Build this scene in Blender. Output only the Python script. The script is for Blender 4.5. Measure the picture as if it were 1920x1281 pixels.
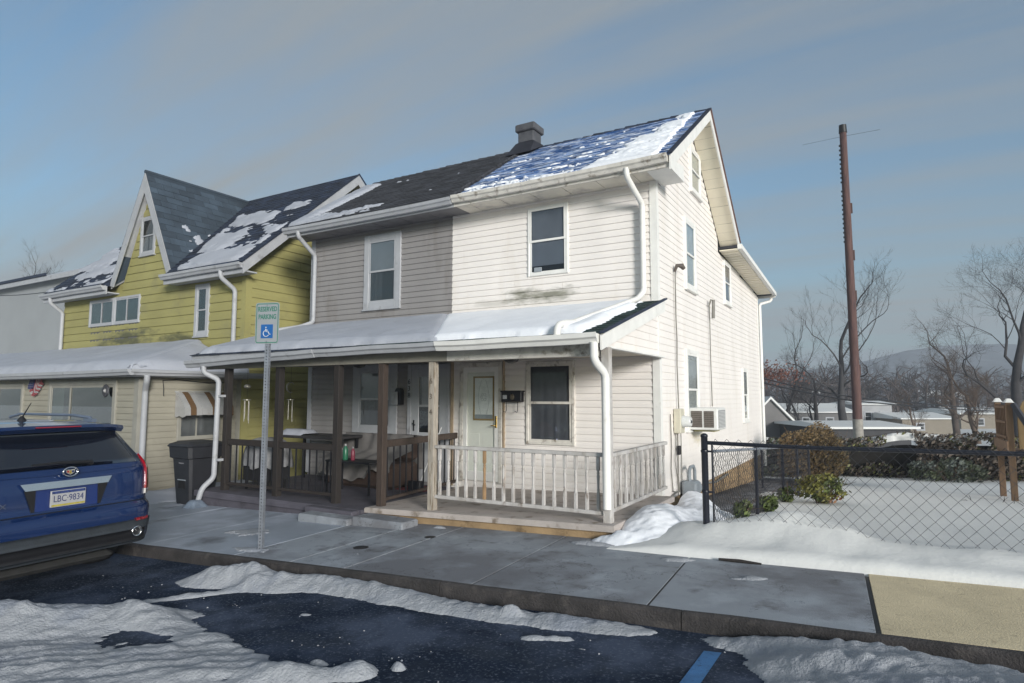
import bpy, math, random
import numpy as np
from mathutils import Vector, Matrix

for o in list(bpy.data.objects): bpy.data.objects.remove(o)
SC = bpy.context.scene
COL = SC.collection
RAD = math.radians

# ------------------------------------------------------------------ camera, sky, sun, exposure
CAM_H, FPX, YAW, PITCH = 1.7, 1167.0, RAD(30.3), RAD(5.0)
cd = bpy.data.cameras.new('camera'); cam = bpy.data.objects.new('camera', cd); COL.objects.link(cam)
cam.location = (0, 0, CAM_H); cam.rotation_euler = (RAD(90) + PITCH, 0, YAW)
cd.sensor_width = 36; cd.lens = 36 * FPX / 1920; cd.clip_start = .05; cd.clip_end = 4000
SC.camera = cam
SC.render.resolution_x, SC.render.resolution_y = 1024, 683

SUN_AZ, SUN_EL = RAD(54), RAD(13)       # azimuth from the facade normal towards +X
sun_dir = Vector((math.sin(SUN_AZ) * math.cos(SUN_EL), -math.cos(SUN_AZ) * math.cos(SUN_EL), math.sin(SUN_EL)))
sl = bpy.data.lights.new('sun', 'SUN'); sl.energy = 4.4; sl.angle = RAD(13); sl.color = (1.0, .965, .93)
so = bpy.data.objects.new('sun', sl); COL.objects.link(so)
so.rotation_euler = sun_dir.to_track_quat('Z', 'Y').to_euler(); so.location = (6, -6, 12)

W = bpy.data.worlds.new('World'); SC.world = W; W.use_nodes = True
nt = W.node_tree; nt.nodes.clear()
def wn(t, **k):
    n = nt.nodes.new(t)
    for a, b in k.items(): setattr(n, a, b)
    return n
out = wn('ShaderNodeOutputWorld'); bg = wn('ShaderNodeBackground'); bg.inputs['Strength'].default_value = .105
sky = wn('ShaderNodeTexSky', sky_type='NISHITA', sun_disc=False)
sky.sun_elevation = SUN_EL; sky.sun_rotation = math.atan2(sun_dir.x, sun_dir.y)
sky.altitude = 100; sky.air_density = 1.0; sky.dust_density = 2.2; sky.ozone_density = 2.0
tc = wn('ShaderNodeTexCoord')
# project view direction on a cloud layer so streaks run with perspective
sep = wn('ShaderNodeSeparateXYZ'); nt.links.new(tc.outputs['Generated'], sep.inputs[0])
addz = wn('ShaderNodeMath', operation='ADD'); nt.links.new(sep.outputs['Z'], addz.inputs[0]); addz.inputs[1].default_value = .22
mx = wn('ShaderNodeMath', operation='MAXIMUM'); nt.links.new(addz.outputs[0], mx.inputs[0]); mx.inputs[1].default_value = .06
dx = wn('ShaderNodeMath', operation='DIVIDE'); dy = wn('ShaderNodeMath', operation='DIVIDE')
nt.links.new(sep.outputs['X'], dx.inputs[0]); nt.links.new(mx.outputs[0], dx.inputs[1])
nt.links.new(sep.outputs['Y'], dy.inputs[0]); nt.links.new(mx.outputs[0], dy.inputs[1])
cmb = wn('ShaderNodeCombineXYZ'); nt.links.new(dx.outputs[0], cmb.inputs[0]); nt.links.new(dy.outputs[0], cmb.inputs[1])
mp = wn('ShaderNodeMapping'); nt.links.new(cmb.outputs[0], mp.inputs[0])
mp.inputs['Rotation'].default_value = (0, 0, RAD(-24)); mp.inputs['Scale'].default_value = (.30, 1.5, 1); mp.inputs['Location'].default_value = (1.3, .62, 0)
nz = wn('ShaderNodeTexNoise'); nz.inputs['Scale'].default_value = 1.0; nz.inputs['Detail'].default_value = 4; nz.inputs['Roughness'].default_value = .45
nt.links.new(mp.outputs[0], nz.inputs['Vector'])
ramp = wn('ShaderNodeValToRGB'); ramp.color_ramp.elements[0].position = .33; ramp.color_ramp.elements[1].position = .62
ramp.color_ramp.interpolation = 'EASE'
nt.links.new(nz.outputs['Fac'], ramp.inputs[0])
mapr = wn('ShaderNodeMapRange'); mapr.inputs['To Min'].default_value = .16; mapr.inputs['To Max'].default_value = .95
nz2 = wn('ShaderNodeTexNoise'); nz2.inputs['Scale'].default_value = 1.6; nz2.inputs['Detail'].default_value = 7; nz2.inputs['Roughness'].default_value = .6
mp2 = wn('ShaderNodeMapping'); nt.links.new(cmb.outputs[0], mp2.inputs[0]); mp2.inputs['Rotation'].default_value = (0, 0, RAD(-20)); mp2.inputs['Scale'].default_value = (.35, 2.6, 1); mp2.inputs['Location'].default_value = (4.1, 2.2, 0)
nt.links.new(mp2.outputs[0], nz2.inputs['Vector'])
r2_ = wn('ShaderNodeMapRange'); r2_.inputs['From Min'].default_value = .40; r2_.inputs['From Max'].default_value = .68; nt.links.new(nz2.outputs['Fac'], r2_.inputs[0])
cmix = wn('ShaderNodeMath', operation='MULTIPLY_ADD'); nt.links.new(r2_.outputs[0], cmix.inputs[0]); cmix.inputs[1].default_value = .55
sc_ = wn('ShaderNodeMath', operation='MULTIPLY'); nt.links.new(ramp.outputs[0], sc_.inputs[0]); sc_.inputs[1].default_value = .62; nt.links.new(sc_.outputs[0], cmix.inputs[2])
nt.links.new(cmix.outputs[0], mapr.inputs[0])
tint = wn('ShaderNodeMix', data_type='RGBA', blend_type='MULTIPLY'); tint.inputs[0].default_value = 1
nt.links.new(sky.outputs[0], tint.inputs[6]); tint.inputs[7].default_value = (1.10, 1.55, 1.66, 1)
mixc = wn('ShaderNodeMix', data_type='RGBA')
nt.links.new(mapr.outputs[0], mixc.inputs[0]); nt.links.new(tint.outputs[2], mixc.inputs[6])
mixc.inputs[7].default_value = (3.2, 3.38, 3.38, 1)
nt.links.new(mixc.outputs[2], bg.inputs['Color']); nt.links.new(bg.outputs[0], out.inputs[0])

SC.view_settings.view_transform = 'Standard'; SC.view_settings.look = 'None'
SC.view_settings.exposure = 0; SC.view_settings.gamma = 1
SC.render.engine = 'CYCLES'
SC.cycles.max_bounces = 6; SC.cycles.transparent_max_bounces = 12; SC.cycles.volume_bounces = 0

# ------------------------------------------------------------------ helpers
_f = Vector((-math.sin(YAW) * math.cos(PITCH), math.cos(YAW) * math.cos(PITCH), math.sin(PITCH)))
_r = Vector((math.cos(YAW), math.sin(YAW), 0)); _u = _r.cross(_f)
C0 = Vector((0, 0, CAM_H))
def ray(px, py): return _f + _r * ((px - 960) / FPX) + _u * ((640.5 - py) / FPX)
def at(px, py, depth): return C0 + ray(px, py) * depth
def onx(px, py, X): d = ray(px, py); return C0 + d * (X / d.x)
def ony(px, py, Y): d = ray(px, py); return C0 + d * (Y / d.y)

def hsh(i, j, s): 
    v = np.sin(i * 127.1 + j * 311.7 + s * 74.7) * 43758.5453
    return v - np.floor(v)
def vn(x, y, s=0):
    x = np.asarray(x, float); y = np.asarray(y, float)
    xi = np.floor(x); yi = np.floor(y); fx = x - xi; fy = y - yi
    fx = fx * fx * (3 - 2 * fx); fy = fy * fy * (3 - 2 * fy)
    return (hsh(xi, yi, s) * (1 - fx) + hsh(xi + 1, yi, s) * fx) * (1 - fy) + (hsh(xi, yi + 1, s) * (1 - fx) + hsh(xi + 1, yi + 1, s) * fx) * fy
def fbm(x, y, s=0, o=4):
    r = 0; a = .5
    for k in range(o): r = r + a * vn(x * 2 ** k, y * 2 ** k, s + k * 7); a *= .5
    return r

def sidewalk_z(x): return .18 + .033 * max(-16., min(9., x))
def ground_z(x, y):
    z = sidewalk_z(x)
    if y > 7: z -= .06 * (min(y, 30) - 7)
    if y > 30: z -= .02 * (min(y, 70) - 30)
    return z
def kerb_y(x): return 4.73 + .052 * x
def ong(px, py):
    d = ray(px, py); lo = 1.0
    t = 1.0
    for k in range(4000):
        p = C0 + d * t
        if p.z <= ground_z(p.x, p.y): return p
        t += .02
    return p

def link(o): COL.objects.link(o); return o
ROOT = {}
def setp(o, parent):
    if parent is not None:
        o.parent = parent
        if parent.name in ROOT: o.matrix_parent_inverse = Matrix.Translation(-ROOT[parent.name])
def tag(o, label=None, cat=None, group=None, kind=None):
    if label: o['label'] = label
    if cat: o['category'] = cat
    if group: o['group'] = group
    if kind: o['kind'] = kind
    return o
def thing(name, label, cat, loc, group=None):
    o = bpy.data.objects.new(name, None); link(o); o.location = loc; o.empty_display_size = .1
    ROOT[o.name] = Vector(loc)
    return tag(o, label, cat, group)

class B:
    def __init__(s): s.v = []; s.f = []; s.sm = []
    def add(s, vs, fs, smooth=False):
        n = len(s.v); s.v += [tuple(v) for v in vs]
        s.f += [tuple(i + n for i in f) for f in fs]; s.sm += [smooth] * len(fs)
        return s
    def box(s, x0, x1, y0, y1, z0, z1, m=None):
        vs = [Vector((x, y, z)) for z in (z0, z1) for y in (y0, y1) for x in (x0, x1)]
        if m is not None: vs = [m @ v for v in vs]
        return s.add(vs, [(0, 2, 3, 1), (4, 5, 7, 6), (0, 1, 5, 4), (2, 6, 7, 3), (0, 4, 6, 2), (1, 3, 7, 5)])
    def bev(s, x0, x1, y0, y1, z0, z1, b=.008, m=None):
        # box with chamfered vertical+horizontal edges (rounded look)
        vs = []; 
        for z, i in ((z0, b), (z0 + b, 0), (z1 - b, 0), (z1, b)):
            x0i, x1i, y0i, y1i = x0 + i, x1 - i, y0 + i, y1 - i
            vs += [(x0i + b, y0i, z), (x1i - b, y0i, z), (x1i, y0i + b, z), (x1i, y1i - b, z), (x1i - b, y1i, z), (x0i + b, y1i, z), (x0i, y1i - b, z), (x0i, y0i + b, z)]
        vs = [Vector(v) for v in vs]
        if m is not None: vs = [m @ v for v in vs]
        fs = [tuple(range(7, -1, -1)), tuple(range(24, 32))]
        for r in range(3):
            for k in range(8): fs.append((r * 8 + k, r * 8 + (k + 1) % 8, r * 8 + 8 + (k + 1) % 8, r * 8 + 8 + k))
        return s.add(vs, fs)
    def prism(s, poly, ext):
        """poly: list of 3D points, extruded by vector ext"""
        n = len(poly); e = Vector(ext); vs = [Vector(p) for p in poly] + [Vector(p) + e for p in poly]
        fs = [tuple(range(n - 1, -1, -1)), tuple(range(n, 2 * n))]
        for k in range(n): fs.append((k, (k + 1) % n, n + (k + 1) % n, n + k))
        return s.add(vs, fs)
    def tube(s, pts, rad, n=6, cap=True, smooth=True, square=False):
        pts = [Vector(p) for p in pts]; rs = rad if isinstance(rad, (list, tuple)) else [rad] * len(pts)
        vs = []; prev = None
        for i, p in enumerate(pts):
            d = (pts[min(i + 1, len(pts) - 1)] - pts[max(i - 1, 0)])
            d = d.normalized() if d.length > 1e-9 else Vector((0, 0, 1))
            if prev is None:
                a = Vector((0, 0, 1)) if abs(d.z) < .9 else Vector((1, 0, 0))
                x = d.cross(a).normalized()
            else:
                x = (prev - d * prev.dot(d)); x = x.normalized() if x.length > 1e-6 else d.orthogonal().normalized()
            prev = x; y = d.cross(x)
            for k in range(n):
                t = 2 * math.pi * (k + (.5 if square else 0)) / n
                vs.append(p + (x * math.cos(t) + y * math.sin(t)) * rs[i])
        fs = []
        for i in range(len(pts) - 1):
            for k in range(n): fs.append((i * n + k, i * n + (k + 1) % n, (i + 1) * n + (k + 1) % n, (i + 1) * n + k))
        s.add(vs, fs, smooth and not square)
        if cap: s.add([vs[k] for k in range(n)] + vs[-n:], [tuple(range(n - 1, -1, -1)), tuple(range(n, 2 * n))])
        return s
    def lathe(s, prof, n=12, m=None, smooth=True):
        """prof: (r,z)"""
        vs = []; fs = []
        for r, z in prof:
            for k in range(n):
                t = 2 * math.pi * k / n; v = Vector((r * math.cos(t), r * math.sin(t), z)); vs.append(m @ v if m is not None else v)
        for i in range(len(prof) - 1):
            for k in range(n): fs.append((i * n + k, i * n + (k + 1) % n, (i + 1) * n + (k + 1) % n, (i + 1) * n + k))
        s.add(vs, fs, smooth)
        return s.add(vs[:n] + vs[-n:], [tuple(range(n - 1, -1, -1)), tuple(range(n, 2 * n))])
    def mesh(s, name, mat):
        me = bpy.data.meshes.new(name); me.from_pydata(s.v, [], s.f)
        if any(s.sm): me.polygons.foreach_set('use_smooth', s.sm)
        if mat: me.materials.append(mat)
        me.update(); return me
    def build(s, name, mat, parent=None, **k):
        o = bpy.data.objects.new(name, s.mesh(name, mat)); link(o); setp(o, parent)
        if k: tag(o, **k)
        return o
def inst(name, me, matrix, parent=None, **k):
    o = bpy.data.objects.new(name, me); link(o); setp(o, parent); o.matrix_basis = matrix
    if k: tag(o, **k)
    return o

class Fr:
    """a vertical wall plane: u along R, d outwards, v up"""
    def __init__(s, o, R):
        s.o = Vector(o); s.R = Vector(R).normalized(); s.Z = Vector((0, 0, 1)); s.N = s.R.cross(s.Z)
    def p(s, u, d, v): return s.o + s.R * u + s.N * d + s.Z * v
    def mtx(s, u=0, d=0, v=0, su=1, sd=1, sv=1):
        # local x->R, y->-N (into the wall), z->Z  (right handed)
        R, N, Z, o = s.R * su, -s.N * sd, s.Z * sv, s.p(u, d, v)
        return Matrix(((R.x, N.x, Z.x, o.x), (R.y, N.y, Z.y, o.y), (R.z, N.z, Z.z, o.z), (0, 0, 0, 1)))
    def box(s, b, u0, u1, d0, d1, v0, v1): return b.box(u0, u1, -d1, -d0, v0, v1, s.mtx())
    def bev(s, b, u0, u1, d0, d1, v0, v1, r=.006): return b.bev(u0, u1, -d1, -d0, v0, v1, r, s.mtx())

# ------------------------------------------------------------------ materials
MATS = {}
def M(name, col, rough=.6, var=.12, scale=3., bump=0., bscale=60., metal=0., spec=.5, stretch=(1, 1, 1), dirt=None, stains=(), coat=0., island=0., col2=None, detail=5, emit=None, crack=0.):
    if name in MATS: return MATS[name]
    m = bpy.data.materials.new(name); m.use_nodes = True; t = m.node_tree; L = t.links.new
    bs = t.nodes['Principled BSDF']; bs.inputs['Roughness'].default_value = rough; bs.inputs['Metallic'].default_value = metal
    bs.inputs['Specular IOR Level'].default_value = spec
    if coat: bs.inputs['Coat Weight'].default_value = coat; bs.inputs['Coat Roughness'].default_value = .04
    g = t.nodes.new('ShaderNodeNewGeometry'); mpn = t.nodes.new('ShaderNodeMapping'); L(g.outputs['Position'], mpn.inputs[0]); mpn.inputs['Scale'].default_value = stretch
    def noise(sc, det=detail, rough=.55, off=0):
        n = t.nodes.new('ShaderNodeTexNoise'); n.inputs['Scale'].default_value = sc; n.inputs['Detail'].default_value = det; n.inputs['Roughness'].default_value = rough
        if off:
            a = t.nodes.new('ShaderNodeVectorMath'); a.operation = 'ADD'; a.inputs[1].default_value = (off, off * 1.7, off * .6); L(mpn.outputs[0], a.inputs[0]); L(a.outputs[0], n.inputs['Vector'])
        else: L(mpn.outputs[0], n.inputs['Vector'])
        return n
    def mixn(fac, a, b, mode='MIX'):
        x = t.nodes.new('ShaderNodeMix'); x.data_type = 'RGBA'; x.blend_type = mode
        for sock, val in ((0, fac), (6, a), (7, b)):
            if isinstance(val, bpy.types.NodeSocket): L(val, x.inputs[sock])
            elif sock == 0: x.inputs[0].default_value = val
            else: x.inputs[sock].default_value = (*val[:3], 1)
        return x.outputs[2]
    n1 = noise(scale)
    r1 = t.nodes.new('ShaderNodeMapRange'); r1.inputs['From Min'].default_value = .3; r1.inputs['From Max'].default_value = .7; L(n1.outputs['Fac'], r1.inputs[0])
    lo = tuple(max(0, c * (1 - var)) for c in col); hi = tuple(c * (1 + var) for c in col) if col2 is None else col2
    c = mixn(r1.outputs[0], lo, hi)
    if island:
        ri = t.nodes.new('ShaderNodeMapRange'); ri.inputs['To Min'].default_value = 1 - island; ri.inputs['To Max'].default_value = 1 + island
        oi = t.nodes.new('ShaderNodeObjectInfo'); ad = t.nodes.new('ShaderNodeMath'); ad.operation = 'ADD'; fr = t.nodes.new('ShaderNodeMath'); fr.operation = 'FRACT'
        L(g.outputs['Random Per Island'], ad.inputs[0]); L(oi.outputs['Random'], ad.inputs[1]); L(ad.outputs[0], fr.inputs[0]); L(fr.outputs[0], ri.inputs[0])
        cmbn = t.nodes.new('ShaderNodeCombineColor')
        for k in range(3): L(ri.outputs[0], cmbn.inputs[k])
        c = mixn(1., c, cmbn.outputs[0], 'MULTIPLY')
    if dirt:
        for q, (dc, ds, th, am) in enumerate(dirt if isinstance(dirt, list) else [dirt]):
            n2 = noise(ds, 6, .6, 13.1 + q * 5); r2 = t.nodes.new('ShaderNodeMapRange'); r2.inputs['From Min'].default_value = th; r2.inputs['From Max'].default_value = th + .14; r2.inputs['To Max'].default_value = am
            L(n2.outputs['Fac'], r2.inputs[0]); c = mixn(r2.outputs[0], c, dc)
    for (ctr, rad, sc, am) in stains:
        a = t.nodes.new('ShaderNodeVectorMath'); a.operation = 'SUBTRACT'; a.inputs[1].default_value = ctr; L(g.outputs['Position'], a.inputs[0])
        b2 = t.nodes.new('ShaderNodeVectorMath'); b2.operation = 'DIVIDE'; b2.inputs[1].default_value = rad; L(a.outputs[0], b2.inputs[0])
        ln = t.nodes.new('ShaderNodeVectorMath'); ln.operation = 'LENGTH'; L(b2.outputs[0], ln.inputs[0])
        n3 = t.nodes.new('ShaderNodeTexNoise'); n3.inputs['Scale'].default_value = 2.2; n3.inputs['Detail'].default_value = 6; n3.inputs['Roughness'].default_value = .65; sm_ = t.nodes.new('ShaderNodeMapping'); sm_.inputs['Scale'].default_value = (1, 1, 3.2); L(g.outputs['Position'], sm_.inputs[0]); L(sm_.outputs[0], n3.inputs['Vector']); mm = t.nodes.new('ShaderNodeMath'); mm.operation = 'SUBTRACT'; L(n3.outputs['Fac'], mm.inputs[0])
        sc2 = t.nodes.new('ShaderNodeMath'); sc2.operation = 'MULTIPLY'; sc2.inputs[1].default_value = .42; L(ln.outputs['Value'], sc2.inputs[0]); L(sc2.outputs[0], mm.inputs[1])
        r3 = t.nodes.new('ShaderNodeMapRange'); r3.inputs['From Min'].default_value = .1; r3.inputs['From Max'].default_value = .38; r3.inputs['To Max'].default_value = am; L(mm.outputs[0], r3.inputs[0])
        c = mixn(r3.outputs[0], c, sc)
    if crack:
        nc = noise(crack, 7, .65, 21.); sb = t.nodes.new('ShaderNodeMath'); sb.operation = 'SUBTRACT'; sb.inputs[1].default_value = .5; L(nc.outputs['Fac'], sb.inputs[0])
        ab = t.nodes.new('ShaderNodeMath'); ab.operation = 'ABSOLUTE'; L(sb.outputs[0], ab.inputs[0]); rc = t.nodes.new('ShaderNodeMapRange'); rc.inputs['From Min'].default_value = .0; rc.inputs['From Max'].default_value = .0035; rc.inputs['To Min'].default_value = .75; rc.inputs['To Max'].default_value = 0; L(ab.outputs[0], rc.inputs[0]); c = mixn(rc.outputs[0], c, (.03, .03, .032))
    L(c, bs.inputs['Base Color'])
    if bump:
        nb = noise(bscale, 4, .6, 7.7); bp = t.nodes.new('ShaderNodeBump'); bp.inputs['Strength'].default_value = bump; bp.inputs['Distance'].default_value = .02
        L(nb.outputs['Fac'], bp.inputs['Height']); L(bp.outputs[0], bs.inputs['Normal'])
    if emit: bs.inputs['Emission Color'].default_value = (*emit[:3], 1); bs.inputs['Emission Strength'].default_value = emit[3]
    MATS[name] = m; return m
def Mglass(name, tint=(.8, .85, .85), refl=1.0, base=.12):
    if name in MATS: return MATS[name]
    m = bpy.data.materials.new(name); m.use_nodes = True; t = m.node_tree; t.nodes.clear(); L = t.links.new
    o = t.nodes.new('ShaderNodeOutputMaterial'); tr = t.nodes.new('ShaderNodeBsdfTransparent'); tr.inputs[0].default_value = (*tint, 1)
    gl = t.nodes.new('ShaderNodeBsdfGlossy'); gl.inputs['Roughness'].default_value = .02; gl.inputs[0].default_value = (refl, refl, refl, 1)
    lw = t.nodes.new('ShaderNodeLayerWeight'); lw.inputs[0].default_value = .5; fz = t.nodes.new('ShaderNodeMath'); fz.operation = 'POWER'; fz.inputs[1].default_value = 4; L(lw.outputs['Facing'], fz.inputs[0])
    ad = t.nodes.new('ShaderNodeMath'); ad.operation = 'ADD'; ad.inputs[1].default_value = base; L(fz.outputs[0], ad.inputs[0])
    mx = t.nodes.new('ShaderNodeMixShader'); L(ad.outputs[0], mx.inputs[0]); L(tr.outputs[0], mx.inputs[1]); L(gl.outputs[0], mx.inputs[2]); L(mx.outputs[0], o.inputs[0])
    MATS[name] = m; return m

mildew = (.17, .17, .12)
white_siding = M('cream_white_siding', (.84, .795, .76), .55, .05, 1.2, .12, 90, spec=.3, stretch=(1.5, 1.5, .3), dirt=((.68, .61, .53), 1.6, .54, .35),
                 stains=[((-4.75, 9.0, 3.36), (.85, .3, .16), mildew, .85), ((-5.6, 9.0, 3.3), (.6, .3, .1), mildew, .3), ((-2.7, 11.2, 1.0), (.2, .5, .2), (.5, .42, .2), .5)])
dimmed_siding = M('dimmed_white_siding', (.275, .262, .26), .6, .08, 1.2, .12, 90, spec=.3, stretch=(1.5, 1.5, .3), dirt=((.19, .17, .155), 1.5, .54, .6))  # the same white siding, its dimness put into the colour
yellow_siding = M('mustard_yellow_siding', (.32, .295, .120), .65, .10, .9, .15, 70, spec=.3, dirt=((.21, .20, .12), 1.3, .56, .5),
                  stains=[((-16.6, 8.75, 3.2), (1.5, .3, .32), (.07, .075, .05), .85), ((-14.4, 8.75, 3.05), (1.2, .3, .18), (.06, .065, .04), .8), ((-17.6, 8.75, 3.0), (.9, .3, .2), (.07, .075, .05), .5)])
cream_siding = M('cream_grey_siding', (.32, .30, .245), .6, .1, 1.2, .12, 80, spec=.3, dirt=((.19, .18, .145), 1.4, .57, .5))
pale_stucco = M('pale_stucco', (.30, .315, .33), .8, .06, .6, .1, 30)
white_trim = M('white_trim_paint', (.80, .79, .76), .5, .06, 5, .05, 60, dirt=((.45, .42, .36), 4, .62, .6))
aged_white = M('weathered_white_paint', (.66, .63, .58), .65, .12, 8, .25, 70, dirt=((.20, .16, .12), 7, .55, .9))
dimmed_trim = M('dimmed_white_trim_paint', (.39, .40, .425), .55, .08, 4, .08, 60, dirt=((.14, .13, .125), 4, .6, .6))  # white trim with the dimness put into its colour
soffit_white = M('soffit_white', (.72, .67, .58), .55, .1, 3, 0, dirt=((.40, .37, .36), 2.2, .5, .8))
soffit_cream = M('soffit_cream', (.80, .74, .60), .55, .06, 3)
soffit_dimmed = M('soffit_dimmed', (.19, .185, .19), .55, .15, 3, 0, dirt=((.12, .11, .12), 2.2, .5, .8))  # darker copy of the white soffit, dimness held in the colour
blue_shingle = M('blue_asphalt_shingle', (.010, .075, .25), .85, .3, 6, .6, 220, island=.45, stretch=(1, 4.2, 4.2), dirt=[((.40, .55, .85), 2.2, .47, .75), ((.82, .86, .93), 3.4, .51, .95)])
navy_shingle = M('navy_asphalt_shingle', (.018, .028, .055), .85, .3, 6, .6, 220, island=.4)
char_shingle = M('charcoal_asphalt_shingle', (.04, .042, .052), .9, .25, 6, .6, 220, island=.3)
slate_shingle = M('slate_blue_shingle', (.045, .065, .09), .8, .25, 2, .5, 150, island=.28)
green_shingle = M('dark_green_shingle', (.012, .035, .035), .85, .3, 6, .6, 220, island=.4)
snow_bright = M('bright_white_snow', (.86, .88, .93), .75, .03, 3, .35, 18, spec=.25)  # brighter copy of the one snow, brightness put into its colour
snow_yard = M('settled_yard_snow', (.74, .74, .725), .8, .04, .5, .3, 14, spec=.25)
snow_dimmed = M('dimmed_snow', (.40, .42, .475), .8, .07, 1.5, .45, 22, spec=.2, dirt=((.30, .31, .35), 3, .6, .6))  # dimmed copy of the one snow, dimness put into its colour
snow_street = M('ploughed_street_snow', (.36, .375, .405), .8, .09, 2.5, .9, 45, spec=.2, dirt=[((.24, .265, .32), 2.2, .53, .7), ((.13, .135, .15), 9, .66, .4)])
asphalt = M('wet_dark_asphalt', (.014, .026, .052), .85, .35, 1.1, .9, 160, spec=.12, dirt=[((.085, .11, .17), .9, .46, .9), ((.03, .042, .065), 2.8, .5, .8), ((.17, .20, .27), 42, .54, .65), ((.007, .009, .015), .9, .6, .9)])
concrete = M('grey_concrete', (.30, .325, .36), .75, .14, .9, .35, 90, spec=.4, crack=.9, dirt=[((.42, .45, .50), 1.9, .53, .6), ((.16, .162, .178), .8, .47, .88), ((.125, .125, .135), 3.2, .58, .85)], island=.07)
icy_concrete = M('icy_concrete', (.30, .335, .39), .5, .18, 1.3, .3, 60, spec=.5, dirt=[((.44, .48, .56), 1.6, .5, .75), ((.09, .095, .11), 1.3, .58, .8)])
sunlit_concrete = M('sunlit_concrete', (.66, .55, .36), .8, .12, 3, .4, 80, dirt=[((.32, .25, .16), 11, .6, .6)])  # warm sunlight on these slabs put into the concrete colour
kerb_mat = M('stained_kerb', (.04, .036, .036), .85, .4, 5, .7, 60, dirt=((.085, .075, .07), 7, .55, .8))
slab_white = M('worn_painted_slab', (.46, .41, .38), .75, .15, 3, .3, 50, dirt=[((.14, .10, .06), 5, .55, .8)])
slab_base = M('tan_foundation', (.34, .235, .13), .85, .25, 3, .5, 40, dirt=[((.07, .045, .025), 3, .56, .9)])
slab_grey = M('purple_grey_slab', (.085, .08, .10), .75, .2, 3, .3, 50, dirt=((.05, .045, .055), 4, .55, .8))
tar = M('tar', (.006, .006, .008), .6, .2, 10)
blue_paint = M('blue_line_paint', (.045, .16, .36), .7, .2, 8, .4, 120, dirt=((.02, .03, .05), 40, .58, .8))
old_wood = M('dark_stained_wood', (.021, .016, .014), .7, .3, 5, .4, 40, stretch=(8, 8, .8))
mid_wood = M('brown_stained_wood', (.05, .034, .026), .7, .3, 5, .4, 40, stretch=(8, 8, .8))
rail_wood = M('brown_rail_wood', (.028, .021, .018), .7, .3, 5, .4, 40, stretch=(1, 1, 8))
grey_wood = M('peeling_grey_post', (.40, .355, .30), .75, .25, 4, .5, 40, stretch=(8, 8, 1), dirt=((.17, .12, .07), 5, .52, .8))
black_metal = M('black_metal', (.012, .012, .015), .45, .2, 10)
fence_black = M('black_vinyl_fence', (.011, .013, .022), .4, .2, 10)
galv = M('galvanised_steel', (.30, .32, .36), .45, .15, 12, metal=.5)
grey_metal = M('grey_painted_metal', (.28, .31, .34), .5, .12, 8)
brass = M('brass', (.6, .4, .12), .3, .1, 8, metal=1)
glass = Mglass('window_glass', (.92, .94, .94), 1.0, .06)
glass_dark = Mglass('screened_window_glass', (.84, .86, .88), .9, .03)
dark_room = M('dark_room', (.012, .012, .014), .9, .3, 3)
rail_white = M('weathered_rail_paint', (.50, .48, .465), .7, .14, 8, .3, 70, stretch=(1, 1, .5), dirt=[((.34, .31, .28), 4, .5, .8), ((.16, .12, .09), 9, .58, .9)])
curtain_grey = M('grey_curtain', (.12, .12, .125), .9, .15, 5)
curtain_white = M('white_curtain', (.55, .55, .53), .9, .1, 5)
blind_sky_grey = M('grey_blind_sky_tone', (.19, .205, .23), .9, .1, 3)
rubber = M('tyre_rubber', (.022, .022, .024), .8, .2, 20, .4, 80)
# ------------------------------------------------------------------ the ground
def axis(segs):
    out_ = []
    for a, b, st in segs:
        n = max(1, int(round((b - a) / st))); out_ += [a + (b - a) * k / n for k in range(n)]
    return np.array(out_ + [segs[-1][1]])
def grid_mesh(name, xs, ys, Z, mat, keep=None, parent=None, smooth=True, **k):
    nx, ny = len(xs), len(ys)
    X, Y = np.meshgrid(xs, ys)
    co = np.stack([X, Y, Z], -1).reshape(-1, 3)
    i = np.arange(nx * ny).reshape(ny, nx)
    q = np.stack([i[:-1, :-1], i[:-1, 1:], i[1:, 1:], i[1:, :-1]], -1).reshape(-1, 4)
    if keep is not None:
        kk = keep.reshape(-1)[q].any(1); q = q[kk]
        used = np.zeros(nx * ny, bool); used[q.reshape(-1)] = True
        re = np.cumsum(used) - 1; co = co[used]; q = re[q]
    me = bpy.data.meshes.new(name); me.from_pydata(co.tolist(), [], q.tolist())
    if smooth: me.polygons.foreach_set('use_smooth', [True] * len(me.polygons))
    me.materials.append(mat); me.update()
    o = bpy.data.objects.new(name, me); link(o); setp(o, parent); tag(o, **k); return o
gz = np.vectorize(ground_z)

INNER = lambda x: np.where(x < -2.7, 6.74, 6.22 + .0 * x)
def berm(X, Y):
    """ploughed snow heaped along the inner edge of the sidewalk and round the fence foot"""
    yc = 6.95 + .25 * vn(X * .8, X * 0, 3)
    h = .12 * np.exp(-((Y - yc) / .40) ** 2) * (.6 + .8 * vn(X * 1.3, Y * .9, 5))
    h += .22 * np.exp(-(((X + .85) / .50) ** 2 + ((Y - 7.35) / .42) ** 2))
    h += .10 * np.exp(-(((X - .75) / .35) ** 2 + ((Y - 6.95) / .28) ** 2))
    h *= np.clip((X + 2.75) / .9, 0, 1) * (1 - .6 * np.clip((X + .3) / .7, 0, 1))
    return h
xs = axis([(-900, -60, 60), (-60, -20, 4), (-20, -3, .6), (-3, 4.5, .075), (4.5, 20, .8), (20, 80, 6), (80, 900, 60)])
ys = axis([(-60, 0, 6), (0, 6, .5), (6, 6.3, .1), (6.3, 12, .075), (12, 24, .25), (24, 60, 2), (60, 160, 10), (160, 1200, 60)])
X, Y = np.meshgrid(xs, ys); Z = gz(X, Y)
front = Y < INNER(X) + .06
Z = np.where(front, Z - .34, Z)
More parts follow.
